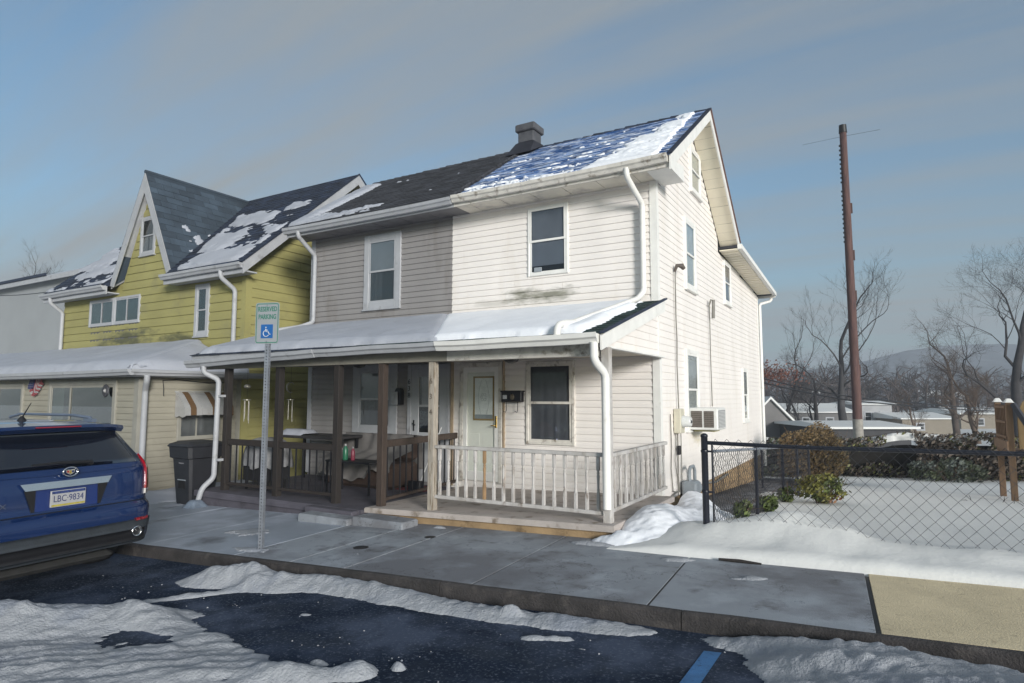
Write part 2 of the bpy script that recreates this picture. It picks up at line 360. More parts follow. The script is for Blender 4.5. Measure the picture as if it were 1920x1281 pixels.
Zs = .05 + .05 * fbm(X * .9, Y * .9, 2) + berm(X, Y) + (.07 * (fbm(X * 3, Y * 3, 9) - .48) + .035 * (fbm(X * 9, Y * 9, 19, 3) - .44)) * np.exp(-((Y - 6.9) / .75) ** 2)
Zs *= np.clip((X + 2.5) / .5, 0, 1) * np.clip((Y - INNER(X) - .02) / .12, 0, 1)
Z = np.where(front, Z, Z + Zs)
grid_mesh('ground', xs, ys, Z, snow_yard, kind='structure')

# road: one gently sloping sheet up to the kerb
xs = np.array([-120, -60, -30, -16, -12, -8, -4, 0, 4, 9, 16, 60, 120.]); ys = np.linspace(0, 1, 6)
vs = []; 
for j in range(6):
    for x in xs:
        y1 = kerb_y(max(-30, min(30, x))) + .05; vs.append((x, -14 + (y1 + 14) * ys[j], sidewalk_z(x) - .13))
n = len(xs)
B().add(vs, [(j * n + i, j * n + i + 1, (j + 1) * n + i + 1, (j + 1) * n + i) for j in range(5) for i in range(n - 1)]).build('road', asphalt, kind='structure')
# blue parking line on the road
b = B(); zz = lambda x: sidewalk_z(x) - .126
b.add([(x, y, zz(x)) for x, y in [(-1.10, 2.9), (-.99, 2.9), (-.955, 4.36), (-1.065, 4.34)]], [(0, 1, 2, 3)])
b.build('parking_line', blue_paint, kind='structure')

# sidewalk: each slab a piece of its own
swk = bpy.data.objects.new('sidewalk', B().add([(x, y, sidewalk_z(x) - .011) for x in (-16, -9, -2, 6.5) for y in (kerb_y(x) + .04, 6.72 if x < -3 else 6.25)], [(2 * k, 2 * k + 2, 2 * k + 3, 2 * k + 1) for k in range(3)]).mesh('sidewalk', tar)); link(swk); tag(swk, kind='structure')
joints = [-16.0, -14.2, -12.4, -10.8, -9.3, -7.75, -6.2, -5.36, -4.62, -3.17, -1.64, -.135, 1.4, 2.9, 4.5, 6.2]
random.seed(4)
for a, c in zip(joints[:-1], joints[1:]):
    mt = icy_concrete if c < -6.1 else (sunlit_concrete if a > -.2 else concrete)
    def yi(x): return 6.80 if x < -2.95 else (6.30 if x > -2.2 else 6.55)
    g = .012 if a < -1 else .024
    x0, x1 = a + g, c - .008
    z0 = sidewalk_z(x0) + random.uniform(-.004, .004); z1 = sidewalk_z(x1) + random.uniform(-.004, .004)
    y00, y01 = kerb_y(x0) + .055, kerb_y(x1) + .055; sk = .07
    nX = 6; vs = []; 
    b = B(); h = .16
    p = [(x0 + sk, y00, z0), (x1 + sk, y01, z1), (x1 - sk * .3, yi(x1), z1), (x0 - sk * .3, yi(x0), z0)]
    e = .002
    top = [(p[0][0] + e, p[0][1] + e, p[0][2]), (p[1][0] - e, p[1][1] + e, p[1][2]), (p[2][0] - e, p[2][1] - e, p[2][2]), (p[3][0] + e, p[3][1] - e, p[3][2])]
    mid = [(q[0], q[1], q[2] - e) for q in p]; bot = [(q[0], q[1], q[2] - h) for q in p]
    b.add(top + mid + bot, [(0, 1, 2, 3)] + [(r + k, r + 4 + k, r + 4 + (k + 1) % 4, r + (k + 1) % 4) for r in (0, 4) for k in range(4)])
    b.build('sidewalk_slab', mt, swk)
# kerb stones
kb = bpy.data.objects.new('kerb', None); link(kb); tag(kb, kind='structure'); ROOT['kerb'] = Vector((0, 0, 0))
kj = [-16 + 2.1 * k for k in range(13)]
for a, c in zip(kj[:-1], kj[1:]):
    x0, x1 = a + .004, c - .004; b = B(); prof = [(0.052, .0), (.018, -.002), (0, -.02), (-.015, -.17), (.052, -.2)]
    n = len(prof); vs = []
    for k in range(7):
        x = x0 + (x1 - x0) * k / 6; j = .006 * (vn(x * 3, 0.3, 1) - .5)
        vs += [(x, kerb_y(x) + d + j, sidewalk_z(x) + z + j) for d, z in prof]
    b.add(vs, [(k * n + i, k * n + i + 1, (k + 1) * n + i + 1, (k + 1) * n + i) for k in range(6) for i in range(n - 1)] + [tuple(range(n - 1, -1, -1)), tuple(range(6 * n, 7 * n))])
    b.build('kerb_stone', kerb_mat, kb)

# ------------------------------------------------------------------ building kit
_sid = {}
def siding_mesh(mat, t):
    k = (mat.name, t)
    if k not in _sid:
        prof = [(0, .0), (-t, 0), (-t - .002, .06), (-t + .001, .5), (-.005, .97), (-.003, 1), (0, 1)]
        vs = [(x, y, z) for x in (0, 1) for y, z in prof]; n = len(prof)
        b = B().add(vs, [tuple(range(n)), tuple(range(2 * n - 1, n - 1, -1))] + [(i, n + i, n + i + 1, i + 1) for i in range(n - 1)])
        _sid[k] = b.mesh('siding_board', mat)
    return _sid[k]
def siding(parent, F, u0, u1, v0, v1, h, mat, openings=(), clip=None, t=.02, back=.0):
    me = siding_mesh(mat, t); v = v0; k = 0
    while v < v1 - .01:
        hh = min(h, v1 - v); a, c = (u0, u1) if clip is None else clip(v + hh * .35)
        segs = [(a, c, v, hh)] if c - a > .03 else []
        for (o0, o1, w0, w1) in openings:
            ns = []
            for (s0, s1, sv, sh) in segs:
                if o1 <= s0 or o0 >= s1 or w1 <= sv or w0 >= sv + sh: ns.append((s0, s1, sv, sh)); continue
                if o0 > s0: ns.append((s0, o0, sv, sh))
                if o1 < s1: ns.append((o1, s1, sv, sh))
                m0, m1 = max(s0, o0), min(s1, o1)
                if w0 - sv > .012: ns.append((m0, m1, sv, w0 - sv))
                if sv + sh - w1 > .012: ns.append((m0, m1, w1, sv + sh - w1))
            segs = ns
        sp = []
        for (s0, s1, sv, sh) in segs:           # long courses are pieced from lengths, so butt joints show here and there
            while s1 - s0 > 2.6:
                c_ = s0 + 1.1 + 1.5 * float(hsh(k * 3.1, s0, 5.)); sp.append((s0, c_ - .002, sv, sh)); s0 = c_ + .002
            sp.append((s0, s1, sv, sh))
        for (s0, s1, sv, sh) in sp:
            if s1 - s0 > .02: inst('siding_board', me, F.mtx(s0, back, sv + .0005, s1 - s0, 1, sh - .001), parent)
        v += h; k += 1

def shingles(parent, o, U, V, w, l, mat, tw=.3, th=.14, clip=None, seed=0, name='shingles', t=.012):
    rng = random.Random(seed); U = Vector(U).normalized(); V = Vector(V).normalized(); N = U.cross(V); o = Vector(o)
    b = B(); v = 0; k = 0
    while v < l - .02:
        a, c = (0, w) if clip is None else clip(v / l)
        u = a - (tw * .5 if k % 2 else 0) - rng.random() * .05
        hh = min(th * 1.12, l - v)
        while u < c:
            s0, s1 = max(u, a), min(u + tw, c)
            if s1 - s0 > .01:
                g = .004; d = t + rng.uniform(-.004, .005); dv = rng.uniform(-.008, .004)
                P = lambda uu, vv, nn: o + U * uu + V * vv + N * nn
                b.add([P(s0 + g, v + dv, 0), P(s1 - g, v + dv, 0), P(s1 - g, v + dv, d), P(s0 + g, v + dv, d), P(s1 - g, v + hh, .003), P(s0 + g, v + hh, .003)],
                      [(0, 1, 2, 3), (3, 2, 4, 5), (0, 3, 5), (1, 4, 2)])
            u += tw
        v += th; k += 1
    return b.build(name, mat, parent, kind='stuff')
def deck(parent, pts, thick, mat, name='roof_deck'):
    P = [Vector(p) for p in pts]; N = (P[1] - P[0]).cross(P[2] - P[0]).normalized()
    if N.z < 0: P.reverse(); N = -N
    b = B(); b.prism([p - N * thick for p in P], N * (thick - .001)); return b.build(name, mat, parent)
def snowfield(name, parent, o, U, V, w, l, res, hf, mat, base=.012):
    U = Vector(U).normalized(); V = Vector(V).normalized(); N = U.cross(V); o = Vector(o)
    us = np.linspace(0, w, max(2, int(w / res) + 1)); vv = np.linspace(0, l, max(2, int(l / res) + 1))
    UU, VV = np.meshgrid(us, vv); H = hf(UU, VV); keep = H > 0; H = np.where(keep, H + base, -.015)
    nx, ny = len(us), len(vv)
    co = (np.array(o)[None, None] + UU[..., None] * np.array(U) + VV[..., None] * np.array(V) + H[..., None] * np.array(N)).reshape(-1, 3)
    i = np.arange(nx * ny).reshape(ny, nx); q = np.stack([i[:-1, :-1], i[:-1, 1:], i[1:, 1:], i[1:, :-1]], -1).reshape(-1, 4)
    q = q[keep.reshape(-1)[q].any(1)]
    used = np.zeros(nx * ny, bool); used[q.reshape(-1)] = True; re = np.cumsum(used) - 1
    me = bpy.data.meshes.new(name); me.from_pydata(co[used].tolist(), [], re[q].tolist())
    me.polygons.foreach_set('use_smooth', [True] * len(me.polygons)); me.materials.append(mat); me.update()
    ob = bpy.data.objects.new(name, me); link(ob); setp(ob, parent); tag(ob, kind='stuff'); return ob

def curtain(parent, F, u0, u1, v0, v1, d, mat, waves=6, amp=.012, name='curtain'):
    n = max(8, waves * 6); vs = []; 
    for k in range(n + 1):
        u = u0 + (u1 - u0) * k / n; dd = d + amp * math.sin(k / n * waves * 2 * math.pi) + amp * .4 * math.sin(k * 1.7)
        vs += [F.p(u, dd, v0), F.p(u, dd, v1)]
    b = B().add(vs, [(2 * k, 2 * k + 2, 2 * k + 3, 2 * k + 1) for k in range(n)], True); return b.build(name, mat, parent)
def window(parent, F, u0, u1, v0, v1, tm, trim=.05, proud=.045, sash=.035, gm=None, sm=None, split=.5, fill='dark', vertical=False, sill=True, lower_mat=None):
    """double hung (or sliding) window: trim, two sashes, two panes, something behind the panes"""
    gm = gm or glass; sm = sm or tm; b = B()
    F.bev(b, u0, u0 + trim, -.01, proud, v0, v1); F.bev(b, u1 - trim, u1, -.01, proud, v0, v1)
    F.bev(b, u0 + trim - .004, u1 - trim + .004, -.01, proud - .003, v1 - trim, v1 - .002); F.bev(b, u0 + trim - .004, u1 - trim + .004, -.01, proud - .003, v0 + .002, v0 + trim)
    if sill: F.bev(b, u0 - .015, u1 + .015, -.01, proud + .02, v0 - .03, v0 + .002)
    w = b.build('window', tm, parent)
    a0, a1, c0, c1 = u0 + trim, u1 - trim, v0 + trim, v1 - trim
    bb = B(); F.box(bb, a0, a1, .0025, .0045, c0, c1); bb.build('room_behind', dark_room, w)
    if not vertical:
        m = c0 + (c1 - c0) * split; parts = [(a0, a1, m - sash * .5, c1, .028), (a0, a1, c0, m + sash * .5, .018)]
    else:
        m = a0 + (a1 - a0) * split; parts = [(a0, m + sash * .5, c0, c1, .026), (m - sash * .5, a1, c0, c1, .018)]
    for i, (p0, p1, q0, q1, d) in enumerate(parts):
        b = B(); s = sash
        F.box(b, p0, p0 + s, d, d + .014, q0, q1); F.box(b, p1 - s, p1, d, d + .014, q0, q1); F.box(b, p0 + s, p1 - s, d, d + .013, q0, q0 + s); F.box(b, p0 + s, p1 - s, d, d + .013, q1 - s, q1)
        b.build('sash', sm, w)
        b = B(); F.box(b, p0 + s - .003, p1 - s + .003, d + .004, d + .007, q0 + s - .003, q1 - s + .003); b.build('pane', gm, w)
    if fill == 'curtain': curtain(w, F, a0 + .01, a1 - .01, c0 + .01, c1 - .01, .011, curtain_grey, 5, .004)
    elif fill == 'white': curtain(w, F, a0 + .01, a1 - .01, c0 + .01, c1 - .01, .011, curtain_white, 5, .004)
    elif fill == 'blind_sky_tone':
        b = B(); F.box(b, a0 + .012, a1 - .012, .008, .012, c0 + (c1 - c0) * .12, c1); b.build('blind_sky_tone', blind_sky_grey, w)
    elif fill == 'upper':
        b = B(); F.box(b, a0 + .005, a1 - .005, .014, .017, m + .01, c1); b.build('blind_sky_tone', blind_sky_grey, w)  # added sheet, its colour stands in for sky reflected in the upper pane
        curtain(w, F, a0 + .01, a0 + (a1 - a0) * .5, c0 + .01, m, .011, M('dim_curtain', (.035, .035, .04), .9, .2, 5), 3, .004)
    elif fill == 'half':
        curtain(w, F, a0 + .01, a0 + (a1 - a0) * .45, c0 + .01, m, .011, curtain_grey, 3, .004); curtain(w, F, a1 - (a1 - a0) * .4, a1 - .01, c0 + .01, m, .011, curtain_grey, 3, .004)
    return w
def gutter(parent, p0, p1, out_dir, mat, s=.11, sag=0, name='gutter', n=8):
    """K-profile gutter from p0 to p1 (top back edge)"""
    p0, p1, o = Vector(p0), Vector(p1), Vector(out_dir).normalized()
    prof = [(0, 0), (0, -s), (s * .6, -s), (s * .78, -s * .62), (s * 1.0, -s * .45), (s * 1.05, 0), (s * .95, 0), (s * .93, -s * .12), (s * .06, -s * .12)]
    vs = []; q = len(prof)
    for k in range(n + 1):
        t = k / n; c = p0.lerp(p1, t) - Vector((0, 0, sag * math.sin(math.pi * t) + .004 * math.sin(t * 9)))
        vs += [c + o * a + Vector((0, 0, z)) for a, z in prof]
    fs = [(k * q + i, k * q + (i + 1) % q, (k + 1) * q + (i + 1) % q, (k + 1) * q + i) for k in range(n) for i in range(q)]
    fs += [tuple(range(q - 1, -1, -1)), tuple(range(n * q, n * q + q))]
    return B().add(vs, fs).build(name, mat, parent)
def spout(parent, pts, mat, r=.045, name='downspout'):
    """rectangular-ish downspout with softened bends"""
    P = [Vector(p) for p in pts]; Q = [P[0]]
    for i in range(1, len(P) - 1):
        a = (P[i - 1] - P[i]); c = (P[i + 1] - P[i]); e = min(.05, a.length * .4, c.length * .4)
        Q += [P[i] + a.normalized() * e, P[i] + a.normalized() * e * .35 + c.normalized() * e * .35, P[i] + c.normalized() * e]
    Q.append(P[-1]); return B().tube(Q, r, 8).build(name, mat, parent)

_dg = None
def text(parent, s, size, F, u, d, v, mat, ext=.002, name='lettering', align='CENTER', sx=1., bold=0.):
    cu = bpy.data.curves.new('t', 'FONT'); cu.body = s; cu.size = size; cu.extrude = ext; cu.offset = bold; cu.align_x = align; cu.align_y = 'CENTER'; cu.resolution_u = 3
    ob = bpy.data.objects.new('t', cu); link(ob); dg = bpy.context.evaluated_depsgraph_get(); dg.update()
    me = bpy.data.meshes.new_from_object(ob.evaluated_get(dg)); bpy.data.objects.remove(ob); bpy.data.curves.remove(cu)
    R, N, Z, o = F.R, F.N, F.Z, F.p(u, d, v)
    mt = Matrix(((R.x * sx, Z.x, N.x, o.x), (R.y * sx, Z.y, N.y, o.y), (R.z * sx, Z.z, N.z, o.z), (0, 0, 0, 1)))
    me.transform(mt); me.materials.clear(); me.materials.append(mat); me.name = name
    ob = bpy.data.objects.new(name, me); link(ob); setp(ob, parent); return ob
# ------------------------------------------------------------------ the two half houses
FW = 9.08; PARTY = -6.55; XR = -2.78; XL = -10.18
FF = Fr((0, FW, 0), (1, 0, 0)); FG = Fr((XR, 0, 0), (0, 1, 0))
EY, EZ, RY, RZ = 8.55, 5.13, 11.15, 6.86        # eave and ridge
SLV = Vector((0, RY - EY, RZ - EZ)); SLL = SLV.length; ks = (RZ - EZ) / (RY - EY)
BY_, BZ_ = 13.62, 4.94; kb_ = (RZ - BZ_) / (BY_ - RY)
HR = thing('house', 'cream white half of the double house with a blue shingled snowy roof', 'house', (-4.66, 9.08, 0))
HL = thing('house', 'dimmed half of the double house with charcoal roof and brown porch posts', 'house', (-8.36, 9.08, 0))  # dimness of this half is carried by its material colours

def half_walls(H, x0, x1, side):
    b = B()
    prof = [(FW + .002, -.9), (FW + .002, 5.0), (RY, RZ - .16), (BY_ - .2, 4.95), (BY_ - .2, 4.74), (18.3, 4.44), (18.3, -1.2)]
    b.prism([(x0, y, z) for y, z in prof], (x1 - x0, 0, 0)); return b
half_walls(HR, PARTY + .002, XR - .002, 1).build('wall', white_siding, HR)
half_walls(HL, XL + .002, PARTY - .002, -1).build('wall', dimmed_siding, HL)
# siding, front
opR = [(-4.97, -4.24, 3.70, 4.86), (-5.01, -4.15, .92, 2.26), (-6.36, -5.47, .1, 2.28)]
opL = [(-8.68, -7.76, 3.40, 4.86), (-8.91, -7.80, .95, 2.33), (-7.54, -6.56, .1, 2.28)]
siding(HR, FF, PARTY, XR - .085, .14, 5.0, .1065, white_siding, opR, t=.018)
siding(HL, FF, XL + .09, PARTY, .14, 5.0, .1065, dimmed_siding, opL)
# siding, gable side and the triangle that closes the porch roof
def gclip(v):
    if v < 2.27: a = FW + .075
    elif v < 3.12: a = max(6.78, 6.62 + (v + .09 - 2.40) / .292)
    elif v < 5.0: a = FW + .075
    else: a = max(FW + .075, EY + (v + .13 - EZ) / ks)
    if v < 2.27: a = FW + .075
    c = 18.27 if v < 4.40 else (min(18.27, 13.35 + (4.78 - v) / .054) if v < 4.75 else 13.35) if v < 4.98 else ( BY_ - (v + .14 - BZ_) / kb_)
    return a, c
opG = [(11.13, 11.87, 5.43, 6.27), (10.61, 11.34, 3.56, 4.81), (13.81, 14.49, 3.71, 4.64), (10.51, 11.34, 1.13, 2.49), (15.61, 16.24, 1.09, 2.36)]
siding(HR, FG, 0, 0, .14, 6.7, .1065, white_siding, opG, gclip, t=.011)
# foundation
b = B(); b.box(PARTY + .01, XR + .004, FW + .03, 18.28, -1.3, .138); b.build('foundation', slab_base, HR)
# corner boards
b = B(); FF.box(b, XR - .085, XR + .024, -.005, .03, .15, 4.98); b.build('corner_board', white_trim, HR)
for u0, u1, v0, v1 in ((FW + .0, FW + .07, .15, 2.262), (FW + .0, FW + .07, 3.09, 4.97), (18.25, 18.32, .15, 4.44)):
    b = B(); FG.box(b, u0, u1, -.01, .0245, v0, v1); b.build('corner_board', white_trim, HR)
b = B(); FF.box(b, XL - .02, XL + .09, -.005, .03, .15, 4.98); b.build('corner_board', dimmed_trim, HL)
# windows
window(HR, FF, -4.98, -4.23, 3.69, 4.87, white_trim, .038, .04, .035, gm=glass_dark, fill='blind_sky_tone', sill=False)
wl = [o for o in HR.children if o.name.startswith('window')][0]
b = B(); FF.box(b, -4.85, -4.72, .02, .05, 3.76, 3.83); b.build('window_fan', grey_metal, wl)
window(HR, FF, -5.02, -4.14, .91, 2.27, aged_white, .05, .045, .04, gm=glass_dark, fill='curtain', sill=False)
window(HL, FF, -8.69, -7.75, 3.39, 4.87, dimmed_trim, .13, .045, .035, fill='upper')
window(HL, FF, -8.92, -7.79, .94, 2.34, dimmed_trim, .17, .045, .035, fill='upper')
window(HR, FG, 11.12, 11.88, 5.42, 6.28, white_trim, .07, .05, .035, fill='white', sill=True)
window(HR, FG, 10.60, 11.35, 3.55, 4.82, white_trim, .075, .05, .035, fill='white')
window(HR, FG, 13.80, 14.50, 3.70, 4.65, white_trim, .06, .05, .035, gm=glass_dark, fill='blind_sky_tone')
window(HR, FG, 10.50, 11.35, 1.12, 2.50, white_trim, .075, .05, .035, fill='white')
window(HR, FG, 15.60, 16.25, 1.08, 2.37, white_trim, .06, .05, .035, fill='white')
# doors
def door_right():
    u0, u1, v0, v1 = -6.35, -5.48, .235, 2.28; b = B()
    F = FF
    F.bev(b, u0, u0 + .07, -.01, .05, v0, v1); F.bev(b, u1 - .07, u1, -.01, .05, v0, v1); F.bev(b, u0 + .066, u1 - .066, -.01, .047, v1 - .08, v1 - .002)
    d = b.build('door', aged_white, HR, label='white storm door with full glass in the cream half')
    b = B(); a0, a1, c0, c1 = u0 + .07, u1 - .07, v0 + .02, v1 - .08
    F.bev(b, a0, a0 + .085, .012, .04, c0, c1); F.bev(b, a1 - .085, a1, .012, .04, c0, c1); F.bev(b, a0 + .08, a1 - .08, .012, .038, c1 - .09, c1); F.bev(b, a0 + .08, a1 - .08, .012, .038, c0, c0 + .16); b.build('storm_frame', white_trim, d)
    b = B(); F.box(b, a0 + .08, a1 - .08, .024, .028, c0 + .155, c1 - .085); b.build('pane', Mglass('door_glass', (.97, .98, .97), 1., .02), d)
    b = B(); F.box(b, a0, a1, .002, .006, c0, c1)
    for k in range(2):
        x0 = a0 + .13 + k * .27; F.bev(b, x0, x0 + .2, .006, .010, c0 + .26, c0 + .8, .002)
    b.build('inner_door', M('sage_cream_door', (.84, .83, .79), .6, .05, 3), d)
    b = B(); l0, l1, m0, m1 = a0 + .20, a1 - .10, 1.28, 2.04
    F.box(b, l0, l0 + .03, .006, .016, m0, m1); F.box(b, l1 - .03, l1, .006, .016, m0, m1); F.box(b, l0 + .03, l1 - .03, .006, .015, m0, m0 + .03); F.box(b, l0 + .03, l1 - .03, .006, .015, m1 - .03, m1); b.build('lite_frame', M('gold_brown_frame', (.35, .24, .10), .5, .2, 8), d)
    b = B(); F.box(b, l0 + .028, l1 - .028, .007, .010, m0 + .028, m1 - .028); b.build('frosted_lite', M('frosted_glass', (.84, .86, .87), .25, .08, 12), d)
    cu = (l0 + l1) / 2; b = B()
    for k in range(6):
        t = k * math.pi / 3; b.tube([F.p(cu + .05 * math.cos(t) + .022 * math.cos(q * math.pi / 4), .013, 1.68 + .05 * math.sin(t) + .022 * math.sin(q * math.pi / 4)) for q in range(9)], .002, 4)
    for sx in (-1, 1): b.tube([F.p(cu + sx * (.04 + .07 * math.sin(q / 10 * math.pi)), .013, 1.34 + .64 * q / 10) for q in range(11)], .002, 4)
    F.box(b, l0 + .03, l1 - .03, .010, .013, m0 + .03, m0 + .10); b.build('leaded_pattern', M('lead_came', (.30, .33, .36), .4, .2, 10), d)
    b = B(); F.bev(b, a1 - .065, a1 - .025, .04, .05, 1.16, 1.36, .004); b.tube([F.p(a1 - .045, .05, 1.2), F.p(a1 - .045, .085, 1.2), F.p(a1 - .12, .09, 1.2)], .009, 6); b.build('door_handle', brass, d)
def door_left():
    u0, u1, v0, v1 = -7.53, -6.57, .14, 2.28; b = B(); F = FF
    F.bev(b, u0, u0 + .09, -.01, .05, v0, v1); F.bev(b, u1 - .07, u1, -.01, .05, v0, v1); F.bev(b, u0 + .086, u1 - .066, -.01, .047, v1 - .09, v1 - .002)
    d = b.build('door', dimmed_trim, HL, label='dimmed white storm door numbered 638')
    a0, a1, c0, c1 = u0 + .09, u1 - .07, v0 + .02, v1 - .09
    b = B(); F.bev(b, a0, a0 + .17, .012, .04, c0, c1); F.bev(b, a1 - .16, a1, .012, .04, c0, c1); F.bev(b, a0 + .166, a1 - .156, .012, .038, c1 - .14, c1); F.bev(b, a0 + .166, a1 - .156, .012, .038, c0, c0 + .88); F.bev(b, a0 + .166, a1 - .156, .012, .036, 1.50, 1.54); b.build('storm_frame', M('dimmed_white_door', (.40, .41, .43), .45, .06, 4), d)  # white door, darkened in colour along with this half
    b = B(); F.box(b, a0 + .16, a1 - .15, .016, .020, c0 + .87, c1 - .13); b.build('pane', glass, d)
    b = B(); F.box(b, a0, a1, .002, .005, c0, c1); b.build('room_behind', dark_room, d)
    curtain(d, F, a0 + .22, a1 - .2, 1.5, c1 - .13, .009, M('grey_lace', (.25, .24, .25), .9, .15, 9), 3, .003)
    b = B(); F.bev(b, a0 + .05, a0 + .085, .04, .05, 1.06, 1.26, .004); b.tube([F.p(a0 + .07, .05, 1.2), F.p(a0 + .07, .08, 1.2), F.p(a0 + .13, .085, 1.17)], .011, 6); b.build('door_handle', black_metal, d)
door_right(); door_left()
for k, ch in enumerate('638'): text(HL, ch, .13, FF, -7.485, .052, 1.96 - k * .125, black_metal, .003, 'house_number')
RP = -6.17  # bright and dimmed eave and roof colours meet here
# eaves: soffit panels, fascia, gutters
for H, x0, x1, mt in ((HR, RP + .004, XR + .37, soffit_white), (HL, XL - .2, RP - .004, soffit_dimmed)):
    n = 13
    for k in range(n):
        a = x0 + (x1 - x0) * k / n; c = x0 + (x1 - x0) * (k + 1) / n
        B().box(a + .003, c - .003, EY + .05, FW - .021, 4.965 + .004 * (k % 2), 4.985).build('soffit_panel', mt, H)
b = B(); b.box(RP + .003, XR + .38, EY + .015, EY + .05, 4.955, EZ - .02); b.build('fascia', aged_white, HR)
b = B(); b.box(XL - .22, RP - .003, EY + .015, EY + .05, 4.955, EZ - .02); b.build('fascia', dimmed_trim, HL)
gutter(HR, (RP + .01, EY + .013, EZ - .005), (XR + .36, EY + .013, EZ + .0), (0, -1, 0), aged_white, .115, .02)
gutter(HL, (XL - .24, EY + .013, EZ + .0), (RP - .01, EY + .013, EZ - .02), (0, -1, 0), dimmed_trim, .115, .02)
# roof decks and shingles
RP = -6.17
def roofpt(x, t, off=0): return Vector((x, EY, EZ)) + SLV * t + Vector((0, 0, off))
XRK = XR + .38; XLK = XL - .26
deck(HR, [roofpt(RP, 0), roofpt(XRK, 0), roofpt(XRK, 1), roofpt(RP, 1)], .09, white_trim, 'roof')
deck(HL, [roofpt(XLK, 0, .035), roofpt(RP, 0, .035), roofpt(RP, 1, .035), roofpt(XLK, 1, .035)], .09, dimmed_trim, 'roof')
deck(HR, [(RP, RY, RZ), (XRK, RY, RZ), (XRK, BY_, BZ_), (RP, BY_, BZ_)], .09, char_shingle, 'roof')
deck(HL, [(XLK, RY, RZ + .035), (RP, RY, RZ + .035), (RP, BY_, BZ_ + .035), (XLK, BY_, BZ_ + .035)], .09, char_shingle, 'roof')
sR = shingles(HR, roofpt(RP, 0) + Vector((0, -.03, -.02)), (1, 0, 0), SLV, XRK - RP + .02, SLL + .02, blue_shingle, .28, .13, seed=1)
sL = shingles(HL, roofpt(XLK, 0, .036) + Vector((-.02, -.03, -.02)), (1, 0, 0), SLV, RP - XLK + .07, SLL + .02, char_shingle, .28, .13, seed=2)
# ridge caps
for H, x0, x1, mt, dz in ((HR, RP, XRK, navy_shingle, 0), (HL, XLK, RP, char_shingle, .035)):
    b = B(); rng = random.Random(3); x = x0
    while x < x1 - .05:
        w = min(.26, x1 - x); z = RZ + .012 + dz + rng.uniform(0, .012)
        b.add([(x, RY - .13, z - .09), (x + w, RY - .13, z - .098), (x + w, RY, z - .006), (x, RY, z + .012), (x + w, RY + .13, z - .11), (x, RY + .13, z - .10)], [(0, 1, 2, 3), (3, 2, 4, 5), (0, 3, 5), (1, 4, 2)]); x += .22
    b.build('ridge_caps', mt, H, kind='stuff')
# raised ragged seam between the two roofs
b = B(); rng = random.Random(8)
for k in range(24):
    t = k / 24; p = roofpt(RP, t, .05); d = SLV / 24
    w = rng.uniform(.03, .10); b.add([p + Vector((-w, 0, 0)), p + Vector((w * .8, 0, -.03)), p + Vector((w * .8, 0, -.03)) + d * 1.1, p + Vector((-w, 0, .0)) + d * 1.1, p + Vector((0, 0, .03)), p + Vector((0, 0, .015)) + d * 1.1], [(0, 4, 5, 3), (4, 1, 2, 5), (0, 1, 4)])
b.build('roof_seam', char_shingle, HL, kind='stuff')
# rakes at the gable end
def board_along(p, q, X0, X1, hgt, mat, name, H, drop=0.):
    p, q = Vector(p), Vector(q)
    B().prism([(X0, p.y, p.z - drop), (X0, q.y, q.z - drop), (X0, q.y, q.z - hgt - drop), (X0, p.y, p.z - hgt - drop)], (X1 - X0, 0, 0)).build(name, mat, H)
board_along((0, EY - .03, EZ - .02), (0, RY, RZ - .0), XRK + .001, XRK + .024, .21, white_trim, 'rake_board', HR)
board_along((0, RY + .001, RZ - .0), (0, BY_ + .02, BZ_ - .0), XRK + .001, XRK + .024, .17, white_trim, 'rake_board', HR)
board_along((0, EY - .06, EZ + .012), (0, RY, RZ + .022), XRK - .02, XRK + .05, .03, navy_shingle, 'drip_edge', HR)
board_along((0, RY + .001, RZ + .022), (0, BY_ + .03, BZ_ + .02), XRK - .02, XRK + .05, .03, M('red_brown_edge', (.16, .09, .08), .7, .2, 8), 'drip_edge', HR)
for (y0, z0, y1, z1, n) in ((EY + .45, EZ + .45 * ks, RY, RZ, 10), (RY, RZ, BY_, BZ_, 14)):
    for k in range(n):
        a = Vector((0, y0 + (y1 - y0) * k / n, z0 + (z1 - z0) * k / n - .115)); c = Vector((0, y0 + (y1 - y0) * (k + .97) / n, z0 + (z1 - z0) * (k + .97) / n - .115))
        dz = .003 * (k % 2)
        B().prism([(XR + .02, a.y, a.z - dz), (XR + .02, c.y, c.z - dz), (XR + .02, c.y, c.z + .015), (XR + .02, a.y, a.z + .015)], (.355, 0, 0)).build('soffit_panel', soffit_cream, HR)
# boxed eave return
b = B(); b.prism([(XR + .026, EY + .052, 4.955), (XR + .026, FW + .25, 4.955), (XR + .026, FW + .25, 5.0 + .2), (XR + .026, EY + .052, EZ - .03)], (.35, 0, 0)); b.build('eave_return', white_trim, HR)
